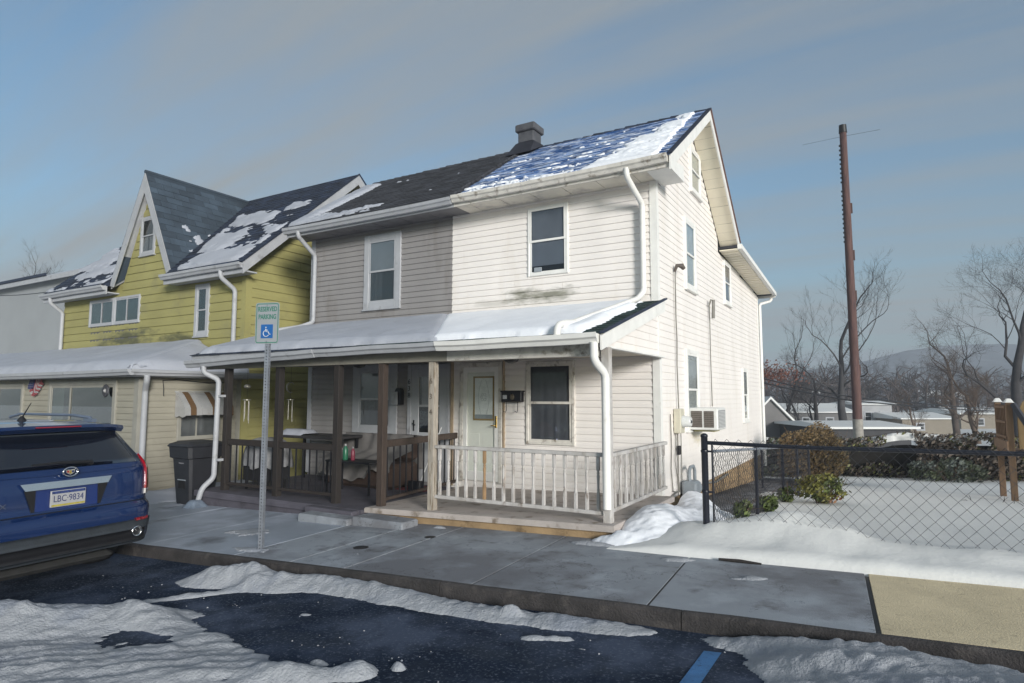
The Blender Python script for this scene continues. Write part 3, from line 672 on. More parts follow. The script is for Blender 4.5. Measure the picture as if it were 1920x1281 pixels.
# rear addition roof
AZ0, AZ1 = 4.87, 4.58
deck(HR, [(PARTY, 13.5, AZ0), (XRK, 13.5, AZ0), (XRK, 18.65, AZ1), (PARTY, 18.65, AZ1)], .06, char_shingle, 'addition_roof')
board_along((0, 13.5, AZ0 + .01), (0, 18.66, AZ1 + .01), XRK + .001, XRK + .09, .10, white_trim, 'addition_fascia', HR)
for k in range(24):
    y0 = 13.45 + 4.85 * k / 24; y1 = y0 + .195; z = AZ0 - (AZ0 - AZ1) * (y0 - 13.3) / 5.35
    B().box(XR + .022, XRK - .002, y0, y1, z - .10 - .003 * (k % 2), z - .08).build('soffit_panel', soffit_cream, HR)
gutter(HR, (PARTY, 18.66, AZ1 + .0), (XRK + .05, 18.66, AZ1 + .0), (0, 1, 0), white_trim, .12)
spout(HR, [(XRK - .05, 18.75, AZ1 - .1), (XRK - .08, 18.70, AZ1 - .22), (XR + .06, 18.36, AZ1 - .33), (XR + .06, 18.36, -.2)], white_trim, .04)
# chimney
ch = B(); rng = random.Random(5)
cx0, cx1, cy0, cy1 = -6.27, -5.90, 10.97, 11.33
ch.bev(cx0, cx1, cy0, cy1, 6.5, 7.24, .02); ch.bev(cx0 - .045, cx1 + .045, cy0 - .045, cy1 + .045, 7.20, 7.36, .02)
chim = ch.build('chimney', M('chimney_render', (.085, .088, .10), .85, .3, 3, .6, 25, dirt=((.045, .045, .06), 4, .54, .8)), HL)
b = B(); b.bev(cx0 - .03, cx1 + .03, cy0 - .04, cy1 + .03, 6.45, 6.98, .03); b.add([(cx0 - .12, cy0 - .3, 6.62), (cx1 + .1, cy0 - .3, 6.62), (cx1 + .03, cy0 - .035, 6.95), (cx0 - .03, cy0 - .035, 6.95), (cx0 - .22, 11.1, 6.86), (cx1 + .18, 11.1, 6.86)], [(0, 1, 2, 3), (0, 3, 4), (1, 5, 2)]); b.build('flashing', M('dark_flashing', (.02, .021, .03), .6, .3, 6, .4, 30), chim)
# snow on the roofs
def snowR(u, v):
    w = XRK - RP
    n = fbm(u * 1.6, v * 7.5, 11, 4) ; n2 = fbm(u * 7, v * 24, 4, 3)
    cov = .30 * np.exp(-(v / .30) ** 2) - .16 + .62 * np.clip((u - w + .60 + .85 * (1 - v / SLL)) / .30, 0, 1) - .13 * (v / SLL) + .10 * np.sin(v / .13 * 6.283) * .35 - .22 * np.clip((.75 - u) / .6, 0, 1) * (v / SLL)
    h = n * 1.15 + n2 * .95 + cov - 1.10
    edge = np.clip((w - .16 - .10 * fbm(u * 3, v * 9, 6) * 1.5 - u) / .05, -1, 1)
    h = np.where(edge < .0, -1, h)
    h = np.where((v > SLL - .05) | (v < .03) | (u < .06), -1, h)
    return np.minimum(h * .07, .018 + .03 * n)
snowfield('snow', HR, roofpt(RP, 0, .012), (1, 0, 0), SLV, XRK - RP, SLL, .018, snowR, snow_bright)
def snowL(u, v):
    n = fbm(u * 1.5, v * 9, 21, 4); n2 = fbm(u * 8, v * 26, 14, 3)
    cov = .42 * np.exp(-((v - .22) / .28) ** 2) * np.clip((3.0 - u) / 1.0, 0, 1) + .8 * np.clip((.5 - u + .25 * v / SLL) / .25, 0, 1) * np.clip((SLL - .2 - v) / .3, 0, 1) * np.clip(v * 2, 0, 1)
    h = n * .8 + n2 * .5 + cov - .92
    h = np.where((v < .04) | (u < .05), -1, h)
    return np.minimum(h * .12, .03 + .02 * n)
snowfield('snow', HL, roofpt(XLK, 0, .05), (1, 0, 0), SLV, RP - XLK, SLL, .03, snowL, snow_dimmed)

# ------------------------------------------------------------------ the porch
PY, PZ0, PZ1 = 6.60, 2.41, 3.13            # porch eave and the line where its roof meets the wall
PV = Vector((0, FW - PY, PZ1 - PZ0)); PL = PV.length
PXR, PXL = XR + .10, XL - .22; PSPLIT = -4.98  # porch gutter and beam go from dimmed to bright colours at the split
for H, x0, x1, mt, tr, sd in ((HR, PARTY + .002, PXR, green_shingle, white_trim, 31), (HL, PXL, PARTY - .002, navy_shingle, dimmed_trim, 32)):
    deck(H, [(x0, PY, PZ0), (x1, PY, PZ0), (x1, FW - .022, PZ1), (x0, FW - .022, PZ1)], .07, tr, 'porch_roof')
    shingles(H, (x0, PY - .03, PZ0 - .008), (1, 0, 0), PV, x1 - x0 + .015, PL - .02, mt, .28, .13, seed=sd)
    b = B(); b.box(PSPLIT + .002 if H is HR else x0, x1 - .12 if H is HR else PSPLIT - .002, PY + .18, PY + .32, 2.17, 2.315); b.build('porch_beam', aged_white if H is HR else M('dimmed_cream_beam', (.27, .25, .21), .6, .12, 4, .1, 40, dirt=((.15, .13, .11), 4, .58, .7)), H)  # left length of the beam is a dimmed colour copy
    b = B(); b.box(x0 + (.1 if H is HL else 0), x1 - .13, PY + .322, FW - .025, 2.30, 2.315); b.build('porch_ceiling', M('porch_ceiling_' + ('a' if H is HR else 'b'), (.55, .5, .42) if H is HR else (.2, .18, .16), .7, .1, 3), H)  # ceiling colour darkened for the dimmed half
gutter(HR, (PSPLIT + .005, PY + .005, PZ0 - .0), (PXR - .02, PY + .005, PZ0 + .012), (0, -1, 0), white_trim, .12, .01)
gutter(HL, (PXL - .03, PY + .005, PZ0 - .10), (PARTY - .7, PY + .005, PZ0 - .015), (0, -1, 0), dimmed_trim, .12, .0)
gutter(HL, (PARTY - .72, PY + .008, PZ0 - .02), (PSPLIT - .005, PY + .008, PZ0 - .002), (0, -1, 0), dimmed_trim, .11, .0)
board_along((0, PY - .04, PZ0 - .01), (0, FW - .02, PZ1 - .0), PXR + .001, PXR + .022, .17, white_trim, 'rake_board', HR, .012)
board_along((0, PY - .04, PZ0 + .018), (0, FW + .02, PZ1 + .025), PXR - .01, PXR + .045, .022, navy_shingle, 'drip_edge', HR)
b = B(); b.box(XR + .026, PXR + .0, PY + .18, FW, 2.262, 2.285); b.build('porch_end_trim', white_trim, HR)
# snow on the porch roof
def psR(u, v):
    w = PXR - PARTY
    top = PL - .20 + .05 * fbm(u * 2, u * 0, 3) - .12 * np.clip((1.2 - np.abs(u - w + 1.6)) / 1.2, 0, 1)
    d = np.minimum(np.minimum(v - .06 - .03 * vn(u * 5, v * 0, 2), top - v), (w - .16 - .30 * np.clip(1 - v / 1.6, 0, 1) * 0 - .22 * fbm(v * 2.2, v * 0, 8) - u))
    d = np.minimum(d, u - (PSPLIT - PARTY) * (1 - v / PL) + .12)  # slanted edge between the bright and dimmed snow colours
    n = fbm(u * 2.2, v * 2.2, 5)
    return np.where(d > .0, np.minimum(.06 + .03 * n, np.sqrt(np.maximum(d, 0)) * .24), -1)
snowfield('snow', HR, (PARTY, PY, PZ0 + .004), (1, 0, 0), PV, PXR - PARTY, PL, .035, psR, snow_bright)
def psL(u, v):
    w = PARTY - PXL
    d = np.minimum(np.minimum(v - .04 - .06 * vn(u * 4, v * 0, 2), PL - .16 + .05 * fbm(u * 2, u * 0, 3) - v), u - .05 - .1 * fbm(v * 3, v * 0, 4))
    d = np.minimum(d, w + (PSPLIT - PARTY) * (1 - v / PL) - u + .005); n = fbm(u * 2, v * 2, 9)
    return np.where(d > .0, np.minimum(.085 + .04 * n, np.sqrt(np.maximum(d, 0)) * .26), -1)
snowfield('snow', HL, (PXL, PY, PZ0 - .01), (1, 0, 0), PV, PSPLIT - PXL + .1, PL, .035, psL, snow_dimmed)
# slabs and steps
def slab(H, x0, x1, y0, y1, top, mt, base, name, thick=.12, over=.05):
    z = lambda x: top(x)
    b = B(); e = .012
    rings = []
    for (i, dz) in ((e, 0), (0, -e), (0, -thick)):
        rings += [(x0 + i, y0 + i, z(x0) + dz), (x1 - i, y0 + i, z(x1) + dz), (x1 - i, y1, z(x1) + dz), (x0 + i, y1, z(x0) + dz)]
    b.add(rings, [(0, 1, 2, 3)] + [(r + k, r + 4 + k, r + 4 + (k + 1) % 4, r + (k + 1) % 4) for r in (0, 4) for k in range(4)] + [(8, 11, 10, 9)]); o = b.build(name, mt, H)
    b = B(); b.prism([(x0 + over, y0 + over, z(x0) - .5), (x1 - over, y0 + over, z(x1) - .5), (x1 - over, y0 + over, z(x1) - thick + .002), (x0 + over, y0 + over, z(x0) - thick + .002)], (0, y1 - y0 - over, 0)); b.build('slab_base', base, o)
    return o
slab(HR, -6.30, -2.58, 6.66, FW - .03, lambda x: .345 + .033 * x, slab_white, slab_base, 'porch_slab', .07)
slab(HL, -10.15, -6.31, 6.60, FW - .03, lambda x: .105, slab_grey, slab_grey, 'porch_slab', .10)
b = B(); b.bev(-7.28, -6.34, 6.46, 6.70, -.1, .10, .012); b.build('porch_tread', slab_grey, HL)
for k, (x0, x1, y0, z) in enumerate(((-7.12, -6.17, 6.20, .055), (-6.155, -5.28, 6.27, .09))):
    B().bev(x0, x1, y0, 6.60 if k else 6.455, -.2, z, .015).build('stepping_stone', concrete, HL if k == 0 else HR)
# posts
def post(H, x, y, z0, z1, s, mat, mat2=None):
    return B().bev(x - s / 2, x + s / 2, y - s / 2, y + s / 2, z0, z1, .005).build('porch_post', mat, H)
PPY = 6.85
post(HR, -2.72, PPY, .24, 2.27, .10, rail_white); p634 = post(HR, -5.25, PPY, .165, 2.17, .10, grey_wood)
post(HR, -6.16, PPY, .14, 2.17, .105, mid_wood)
for x in (-7.05, -8.37, -9.68): post(HL, x, PPY, .10, 2.17, .105, old_wood)
for k, chh in enumerate('634'): text(HR, chh, .105, Fr((0, PPY - .05, 0), (1, 0, 0)), -5.255, .003, 1.90 - k * .21, M('dark_number', (.12, .10, .08), .6), .003, 'house_number')
# turned white balusters
bm_ = B(); hB = .66
prof = [(.018, .20), (.022, .215), (.013, .235), (.02, .25), (.015, .27), (.017, .36), (.021, .42), (.014, .445), (.022, .455), (.013, .475), (.018, .49)]
bm_.lathe(prof, 8); bm_.bev(-.019, .019, -.019, .019, 0, .20, .004); bm_.bev(-.019, .019, -.019, .019, .49, hB, .004)
bal_white = bm_.mesh('baluster', rail_white)
tan_bal = bal_white.copy(); tan_bal.materials.clear(); tan_bal.materials.append(M('bare_wood_baluster', (.30, .19, .10), .7, .2, 9, .2, 60))
bal_blk = B().box(-.009, .009, -.009, .009, 0, .70).mesh('baluster', black_metal)
def rail(H, p, q, n, z, zb, mat, me, tw=.07, thk=.045, drop=0, bscale=1., wood_at=(), face=.5):
    p, q = Vector(p), Vector(q); d = (q - p); L = d.length; d.normalize(); s = Vector((-d.y, d.x, 0))
    def bar(zt, th, w):
        m = Matrix(((d.x, s.x, 0, p.x), (d.y, s.y, 0, p.y), (0, 0, 1, 0), (0, 0, 0, 1)))
        return B().bev(0, L, -w / 2, w / 2, zt - th, zt, .006, m)
    r = bar(z, thk, tw).build('railing', mat, H)
    bar(zb + .045, .045, .05).build('bottom_rail', mat, r)
    hh = z - thk - zb - .045
    for k in range(n):
        c = p + d * (L * (k + .5) / n); 
        mm = me if k not in wood_at else tan_bal
        inst('baluster', mm, Matrix.Translation((c.x, c.y, zb + .044)) @ Matrix.Diagonal((1, 1, (hh + .002) / (.66 if me is bal_white else .70), 1)), r)
    return r
rail(HR, (-5.20, PPY, 0), (-2.77, PPY, 0), 17, 1.04, .33, rail_white, bal_white, wood_at=(5,))
rail(HR, (-2.70, PPY + .05, 0), (-2.70, FW - .03, 0), 11, 1.04, .36, rail_white, bal_white)
rail(HL, (-9.63, PPY, 0), (-8.42, PPY, 0), 8, .97, .20, rail_wood, bal_blk, .06, .10)
rail(HL, (-8.32, PPY, 0), (-7.10, PPY, 0), 8, .97, .20, rail_wood, bal_blk, .06, .10)
rail(HL, (-6.17, PPY + .055, 0), (-6.42, FW - .03, 0), 13, 1.06, .20, mid_wood, bal_blk, .05, .10)
# downspouts
spout(HR, [(-3.03, EY - .04, EZ - .10), (-3.03, EY - .04, EZ - .22), (-2.96, FW - .09, EZ - .52), (-2.96, FW - .09, 3.26), (-3.0, 8.82, 3.13), (-3.22, 7.0, 2.60), (-3.22, 6.78, 2.58), (-3.22, 6.58, 2.53), (-3.22, 6.545, 2.38)], white_trim, .045)
spout(HR, [(-2.75, PY - .05, PZ0 - .1), (-2.75, PY - .05, 2.10), (-2.70, 6.76, 1.95), (-2.70, 6.76, .42)], white_trim, .05)
spout(HL, [(-10.0, EY - .04, EZ - .10), (-10.0, EY - .04, EZ - .2), (-10.04, FW - .08, EZ - .5), (-10.04, FW - .08, 3.22), (-10.1, 8.7, 3.1), (-10.3, 8.2, 2.98)], dimmed_trim, .045)
spout(HL, [(-9.95, PY - .05, PZ0 - .2), (-9.95, PY - .05, 2.1), (-9.80, 6.74, 1.98), (-9.80, 6.72, .32), (-9.86, 6.55, .15), (-9.9, 6.50, -.1)], dimmed_trim, .045)
for z in (1.68, .60):
    B().box(-9.74, -9.66, 6.70, 6.79, z, z + .04).build('spout_strap', dimmed_trim, HL)
# porch lights
for H, x in ((HR, -4.75), (HL, -7.85)):
    b = B(); m = Matrix.Translation((x, 8.1, 2.30)); b.lathe([(.06, 0), (.10, -.02), (.12, -.05), (.09, -.09), (.03, -.11)], 10, m); b.build('porch_light', M('dark_lantern', (.05, .05, .05), .4, .2, 9), H)
# party trim on the porch wall
b = B(); FF.box(b, PARTY + .0, PARTY + .055, .021, .04, .14, 2.30); b.build('party_trim', M('tan_trim', (.42, .32, .22), .6, .2, 5), HR)
b = B(); FF.box(b, -5.465, -5.435, .0, .04, .24, 2.30); b.build('door_trim', M('tan_trim', (.42, .32, .22)), HR)
# meters, cables and pipe on the gable wall belong to the house
def cab(pts, r, mat, name, H=HR):
    return B().tube([FG.p(u, d, v) for u, d, v in pts], r, 6).build(name, mat, H)
cable = M('weathered_cable', (.20, .19, .17), .6, .2, 9)
cab([(9.90, .05, 3.74), (9.90, .045, 3.0), (9.93, .045, 2.6), (9.90, .045, 2.2), (9.92, .05, 1.50)], .010, cable, 'service_cable')
b = B(); b.tube([FG.p(9.90, .04, 3.70), FG.p(9.90, .08, 3.80), FG.p(9.97, .14, 3.80), FG.p(10.0, .17, 3.75)], [.02, .03, .045, .03], 8); b.build('weather_head', M('brown_head', (.10, .08, .07), .6), HR)
cab([(12.26, .05, 3.5), (12.26, .045, 2.4), (12.27, .05, 1.5)], .010, cable, 'vent_pipe')
b = B(); b.tube([FG.p(12.2, .05, 3.42), FG.p(12.22, .09, 3.55), FG.p(12.3, .12, 3.55), FG.p(12.33, .1, 3.2)], [.012, .02, .03, .035], 6); b.build('pipe_head', cable, HR)
b = B(); FG.bev(b, 9.72, 9.95, .021, .13, 1.12, 1.50, .008); mb = b.build('meter_box', M('meter_grey', (.55, .52, .42), .5, .1, 6), HR)
b = B(); mt = Matrix.Translation(FG.p(9.84, .13, 1.30)) @ Matrix.Rotation(RAD(90), 4, 'Y'); b.lathe([(.095, 0), (.1, .02), (.085, .04), (.082, .12), (.07, .135)], 14, mt); b.build('meter_glass', M('meter_dome', (.62, .63, .62), .2, .15, 12), mb)
b = B(); b.box(-.02, .02, -.03, .03, .136, .142, mt); b.build('meter_dial', black_metal, mb)
cab([(9.86, .04, 1.12), (9.88, .035, .8), (9.86, .035, .45), (9.9, .04, .2)], .012, cable, 'conduit')
cab([(9.76, .04, 1.12), (9.70, .035, .7), (9.82, .035, .4), (9.84, .04, .15)], .008, cable, 'conduit')
cab([(10.05, .04, 1.12), (10.08, .035, .7), (10.05, .035, .35)], .008, cable, 'conduit')
cab([(9.52, .03, 1.42), (9.55, .03, .9), (9.50, .03, .6), (9.58, .03, .25), (9.86, .04, .2)], .008, cable, 'cable')
cab([(9.30, .03, .16), (9.6, .03, .20), (9.86, .035, .22)], .012, cable, 'cable')
b = B(); FG.bev(b, 9.84, 9.91, .03, .075, .78, .92, .005); b.build('splice_box', black_metal, HR)
b = B(); FG.bev(b, 9.98, 10.28, .05, .28, -.02, .36, .03); gm_ = b.build('gas_meter', grey_metal, HR)
b = B(); b.tube([FG.p(10.05, .16, .3), FG.p(10.05, .16, .52), FG.p(10.12, .16, .57), FG.p(10.3, .16, .57), FG.p(10.38, .16, .5), FG.p(10.38, .16, .15)], .028, 8); b.lathe([(.09, 0), (.1, .03), (.05, .06)], 10, Matrix.Translation(FG.p(10.4, .2, .22)) @ Matrix.Rotation(RAD(90), 4, 'Y')); b.build('gas_pipe', grey_metal, gm_)
cab([(10.9, .03, .20), (11.2, .06, .08), (11.6, .05, .14), (12.4, .05, .06), (13.5, .05, .1)], .02, cable, 'pipe')
b = B(); FG.bev(b, 11.62, 11.78, .021, .06, .66, 1.0, .006); b.build('utility_panel', M('pale_green_panel', (.42, .45, .33), .6, .1, 6), HR)
# ------------------------------------------------------------------ things at the white house
ac = thing('air_conditioner', 'white window air conditioner sticking out of the cream side wall', 'air conditioner', FG.p(10.9, .25, 1.12))
ac_w = M('ac_white', (.72, .72, .70), .45, .06, 6, dirt=((.5, .45, .3), 5, .62, .5)); ac_d = M('ac_louvre', (.10, .085, .075), .6, .3, 20)
b = B(); FG.bev(b, 10.60, 11.24, .03, .50, 1.135, 1.50, .015); b.build('casing', ac_w, ac)
for x0, x1 in ((.07, .25), (.28, .44)):
    pn = B().box(XR + x0, XR + x1, 10.593, 10.605, 1.18, 1.45).build('side_grille', ac_d, ac)
    for k in range(8): B().box(XR + x0 + .004, XR + x1 - .004, 10.587, 10.594, 1.20 + k * .031, 1.207 + k * .031).build('louvre', M('ac_slat', (.2, .18, .16), .5), pn)
b = B(); FG.box(b, 10.66, 11.18, .496, .507, 1.17, 1.46); pn = b.build('rear_grille', M('ac_grille', (.28, .28, .29), .6, .2, 30), ac)
for k in range(12):
    b = B(); FG.box(b, 10.665, 11.175, .507, .512, 1.18 + k * .023, 1.187 + k * .023); b.build('louvre', ac_w, pn)
b = B(); FG.box(b, 10.7, 11.1, .08, .42, 1.105, 1.136); b.build('support', M('mossy_support', (.3, .27, .1), .8, .3, 9), ac)

mbx = thing('mailbox', 'black horizontal wall mailbox with two hooks beside the white storm door', 'mailbox', FF.p(-5.27, .1, 1.6))
b = B(); FF.bev(b, -5.44, -5.06, .022, .13, 1.60, 1.78, .008); b.build('box', black_metal, mbx)
b = B(); FF.bev(b, -5.455, -5.045, .022, .145, 1.765, 1.79, .005); b.build('lid', black_metal, mbx)
for u in (-5.36, -5.14):
    b = B(); b.tube([FF.p(u, .10, 1.6), FF.p(u, .10, 1.46), FF.p(u + .005, .13, 1.43), FF.p(u - .02, .16, 1.45)], .006, 6); b.build('hook', black_metal, mbx)
b = B(); FF.box(b, -5.41, -5.33, .1305, .133, 1.65, 1.715); b.build('sticker', M('pale_sticker', (.5, .52, .55), .5, .3, 60), mbx)
b = B(); b.lathe([(.045, 0), (.048, .004), (.03, .007)], 16, Matrix.Translation(FF.p(-5.23, .129, 1.685)) @ Matrix.Rotation(RAD(90), 4, 'X')); b.build('emblem', M('bronze_emblem', (.12, .10, .07), .5, .4, 40), mbx)

mb2 = thing('mailbox', 'small black arched mailbox with a white tray beside the dimmed door', 'mailbox', FF.p(-7.72, .1, 1.5))
b = B(); b.prism([FF.p(-7.70 + .07 * math.cos(t), .022, 1.78 + .07 * math.sin(t)) for t in [k * math.pi / 8 for k in range(9)]] + [FF.p(-7.77, .022, 1.54), FF.p(-7.63, .022, 1.54)], FF.N * .1); b.build('box', black_metal, mb2)
b = B(); FF.bev(b, -7.83, -7.69, .12, .16, 1.54, 1.78, .006); b.build('tray', dimmed_trim, mb2)

# ------------------------------------------------------------------ yellow house and its front annex
YF = 8.80; YX = -11.95; YX0 = -19.95
FY = Fr((0, YF, 0), (1, 0, 0)); FYR = Fr((YX, 0, 0), (0, 1, 0))
HY = thing('house', 'mustard yellow house with a steep front gable and snowy dark roof', 'house', (-16, 9.0, -.3))
yEY, yEZ, yRY, yRZ = 8.42, 4.58, 11.75, 7.52; DX, DZ = -15.80, 7.36; DW = 1.22
b = B(); b.prism([(YX0 + .002, y, z) for y, z in [(YF + .002, -.6), (YF + .002, 4.62), (yRY, yRZ - .12), (15.0, 4.6), (15.0, -.8)]], (YX - YX0 - .004, 0, 0)); b.build('wall', yellow_siding, HY)
b = B(); b.prism([(DX - DW, YF + .002, 4.5), (DX + DW, YF + .002, 4.5), (DX, YF + .002, DZ - .1)], (0, 1.5, 0)); b.build('gable_wall', yellow_siding, HY)
opY = [(-18.51, -16.09, 3.57, 4.28), (-13.75, -13.23, 3.09, 4.30)]
def yclip(v):
    if v < 4.48: return YX0, YX
    w = DW * (1 - (v + .1 - 4.5) / (DZ - .1 - 4.5)) - .02; return DX - w, DX + w
opY.append((-16.20, -15.55, 5.28, 6.27))
siding(HY, FY, 0, 0, 2.6, 7.3, .205, yellow_siding, opY, yclip, .026)
def yrclip(v):
    if v < 4.45: return YF, 15.0
    f = (yRZ - yEZ) / (yRY - yEY); return yEY + (v + .2 - yEZ) / f, yRY + (yRZ - v - .2) / ((yRZ - 4.6) / (15.1 - yRY))
siding(HY, FYR, 0, 0, .0, 7.2, .205, yellow_siding, [(11.3, 12.05, 6.2, 6.62)], yrclip, .026)
window(HY, FY, -18.52, -17.30, 3.56, 4.29, dimmed_trim, .06, .05, .03, vertical=True, fill='half', sill=False)
window(HY, FY, -17.29, -16.08, 3.56, 4.29, dimmed_trim, .06, .05, .03, vertical=True, fill='half', sill=False)
window(HY, FY, -13.76, -13.22, 3.08, 4.31, dimmed_trim, .10, .05, .03)
window(HY, FY, -16.21, -15.54, 5.27, 6.28, dimmed_trim, .08, .05, .03, fill='half')
b = B(); FYR.box(b, 11.3, 12.05, .0, .03, 6.2, 6.62); vt = b.build('gable_vent', yellow_siding, HY)
for k in range(6):
    b = B(); FYR.box(b, 11.36, 11.99, .031, .05, 6.24 + k * .06, 6.262 + k * .06); b.build('louvre', M('dark_louvre', (.05, .05, .03), .7), vt)
for Fx, u0, u1, d1 in ((FY, YX - .12, YX + .03, .035), (FYR, YF - .032, YF + .12, .033)):
    b = B(); Fx.box(b, u0, u1, .0, d1, .0, 4.5); b.build('corner_board', yellow_siding, HY)
# roofs
yV = Vector((0, yRY - yEY, yRZ - yEZ)); yL = yV.length; YRK = YX + .38; YLK = YX0 - .45
def ypt(x, t): return Vector((x, yEY, yEZ)) + yV * t
vr = DX + DW + .16; vl = DX - DW - .16
deck(HY, [ypt(vr, 0), ypt(YRK, 0), ypt(YRK, 1), ypt(DX, 1)], .10, navy_shingle, 'roof')
deck(HY, [ypt(YLK, 0), ypt(vl, 0), ypt(DX, 1), ypt(YLK, 1)], .10, navy_shingle, 'roof')
deck(HY, [(YLK, yRY, yRZ), (YRK, yRY, yRZ), (YRK, 15.4, 4.5), (YLK, 15.4, 4.5)], .10, navy_shingle, 'roof')
shingles(HY, ypt(DX, 0) + Vector((0, -.03, -.02)), (1, 0, 0), yV, YRK - DX, yL + .02, navy_shingle, .33, .15, lambda s: ((vr - DX) * (1 - s), YRK - DX + .02), 41)
shingles(HY, ypt(YLK, 0) + Vector((0, -.03, -.02)), (1, 0, 0), yV, DX - YLK, yL + .02, navy_shingle, .33, .15, lambda s: (0, DX - YLK - (DX - vl) * (1 - s)), 42)
# steep dormer planes
yDY = 8.60; dh = DZ - yEZ; back = (DZ - yEZ) / (yRZ - yEZ) * (yRY - yEY)
for sx in (1, -1):
    A = Vector((DX, yDY, DZ)); Bv = Vector((DX + sx * (DW + .16), yDY, yEZ)); Cc = Vector((DX, yEY + back, DZ))
    deck(HY, [A, Bv, Cc] if sx < 0 else [A, Cc, Bv], .09, slate_shingle, 'gable_roof')
    dn = Vector((0, 0, -.30)); deck(HY, [A + dn, Bv + dn * .3, Cc + dn] if sx < 0 else [A + dn, Cc + dn, Bv + dn * .3], .02, dimmed_trim, 'gable_soffit')
    Vv = (A - Bv); l = Vv.length
    if sx > 0: shingles(HY, Bv + Vector((.01, -.03, 0)), (0, 1, 0), Vv, back, l, slate_shingle, .42, .19, lambda s: (0, back * s + .02), 43)
    else: shingles(HY, Bv + Vector((-.01, back, 0)), (0, -1, 0), Vv, back, l, slate_shingle, .42, .19, lambda s: (back * (1 - s), back + .03), 44)
    # barge boards
    n = Vv.normalized(); pr_ = Vector((-sx * n.z, 0, sx * n.x)); pr_ = Vector((sx * -n.z, 0, n.x * sx))
    inner = Vector((-sx, 0, 0))
    B().prism([Bv + Vector((0, -.035, -.02)), A + Vector((0, -.035, -.02)), A + Vector((0, -.035, -.48)), Bv + Vector((-sx * .17, -.035, -.06))], (0, .03, 0)).build('barge_board', dimmed_trim, HY)
B().tube([(DX, yDY - .03, DZ + .02), (DX, yEY + back, DZ + .03)], .05, 6).build('ridge_cap', slate_shingle, HY)
# rakes of the yellow side gable
def rake(H, X, y0, z0, y1, z1, hgt, mat): B().prism([(X, y0, z0), (X, y1, z1), (X, y1, z1 - hgt), (X, y0, z0 - hgt)], (.025, 0, 0)).build('rake_board', mat, H)
rake(HY, YRK + .001, yEY - .02, yEZ - .02, yRY, yRZ - .02, .26, dimmed_trim); rake(HY, YRK + .001, yRY + .001, yRZ - .02, 15.4, 4.48, .26, dimmed_trim)
rake(HY, YRK + .03, yEY - .04, yEZ + .015, yRY, yRZ + .02, .035, navy_shingle); rake(HY, YRK + .03, yRY + .001, yRZ + .02, 15.4, 4.53, .035, navy_shingle)
B().prism([(YX + .04, yEY + .35, yEZ + .12), (YX + .04, yRY, yRZ - .16), (YX + .04, 15.0, 4.66), (YX + .04, 15.0, 4.62), (YX + .04, yRY, yRZ - .20), (YX + .04, yEY + .35, yEZ + .08)], (.335, 0, 0)).build('soffit', dimmed_trim, HY)
for x0, x1 in ((vr - .1, YRK), (YLK, vl + .1)):
    B().box(x0, x1, yEY + .05, YF - .03, 4.36, 4.39).build('soffit', dimmed_trim, HY)
    B().box(x0, x1, yEY + .012, yEY + .045, 4.33, 4.53).build('fascia', dimmed_trim, HY)
    gutter(HY, (x0, yEY + .01, 4.55), (x1, yEY + .01, 4.55), (0, -1, 0), dimmed_trim, .12)
spout(HY, [(-12.3, yEY - .03, 4.45), (-12.3, yEY - .03, 4.3), (-12.22, YF - .09, 4.05), (-12.22, YF - .09, 2.5)], dimmed_trim, .05)
spout(HY, [(-19.9, yEY - .03, 4.45), (-19.9, yEY - .03, 4.3), (-19.88, YF - .09, 4.05), (-19.88, YF - .09, 2.85)], dimmed_trim, .05)
def snowY(u, v):
    w = YRK - DX; n = fbm(u * 1.1 + v * .5, v * 2.0, 51, 4); n2 = fbm(u * 5, v * 9, 52, 3)
    lim = (vr - DX) * (1 - v / yL) + .42
    cov = .55 - .32 * (v / yL) ** 2 * 1.6
    h = n * 1.0 + n2 * .35 + cov - 1.02
    h = np.where((u < lim) | (v < .05) | (u > w - .25) | (v > yL - .5), -1, h)
    return np.minimum(h * .25, .05)
snowfield('snow', HY, ypt(DX, 0) + Vector((0, 0, .012)), (1, 0, 0), yV, YRK - DX, yL, .045, snowY, snow_dimmed)
def snowY2(u, v):
    w = DX - YLK; n = fbm(u * 1.1, v * 2.2, 61, 4); n2 = fbm(u * 5, v * 9, 62, 3)
    lim = w - (DX - vl) * (1 - v / yL) - .15
    h = n + n2 * .35 + .45 - 1.02 + .0 * v
    h = np.where((u > lim) | (v < .06) | (v > yL - .3), -1, h); return np.minimum(h * .25, .05)
snowfield('snow', HY, ypt(YLK, 0) + Vector((0, 0, .012)), (1, 0, 0), yV, DX - YLK, yL, .05, snowY2, snow_dimmed)
# snow caught on the slate of the gable roof
A = Vector((DX, yDY, DZ)); Bv = Vector((DX + DW + .16, yDY, yEZ)); Vv = A - Bv
snowfield('snow', HY, Bv + Vector((.02, 0, 0)), (0, 1, 0), Vv, back, Vv.length, .04, lambda u, v: np.minimum((fbm(u * 3, v * 6, 70, 4) - .50 - 1.1 * ((u - .95) ** 2 + ((v - 1.35) * .6) ** 2)) * .15, .02), snow_dimmed)
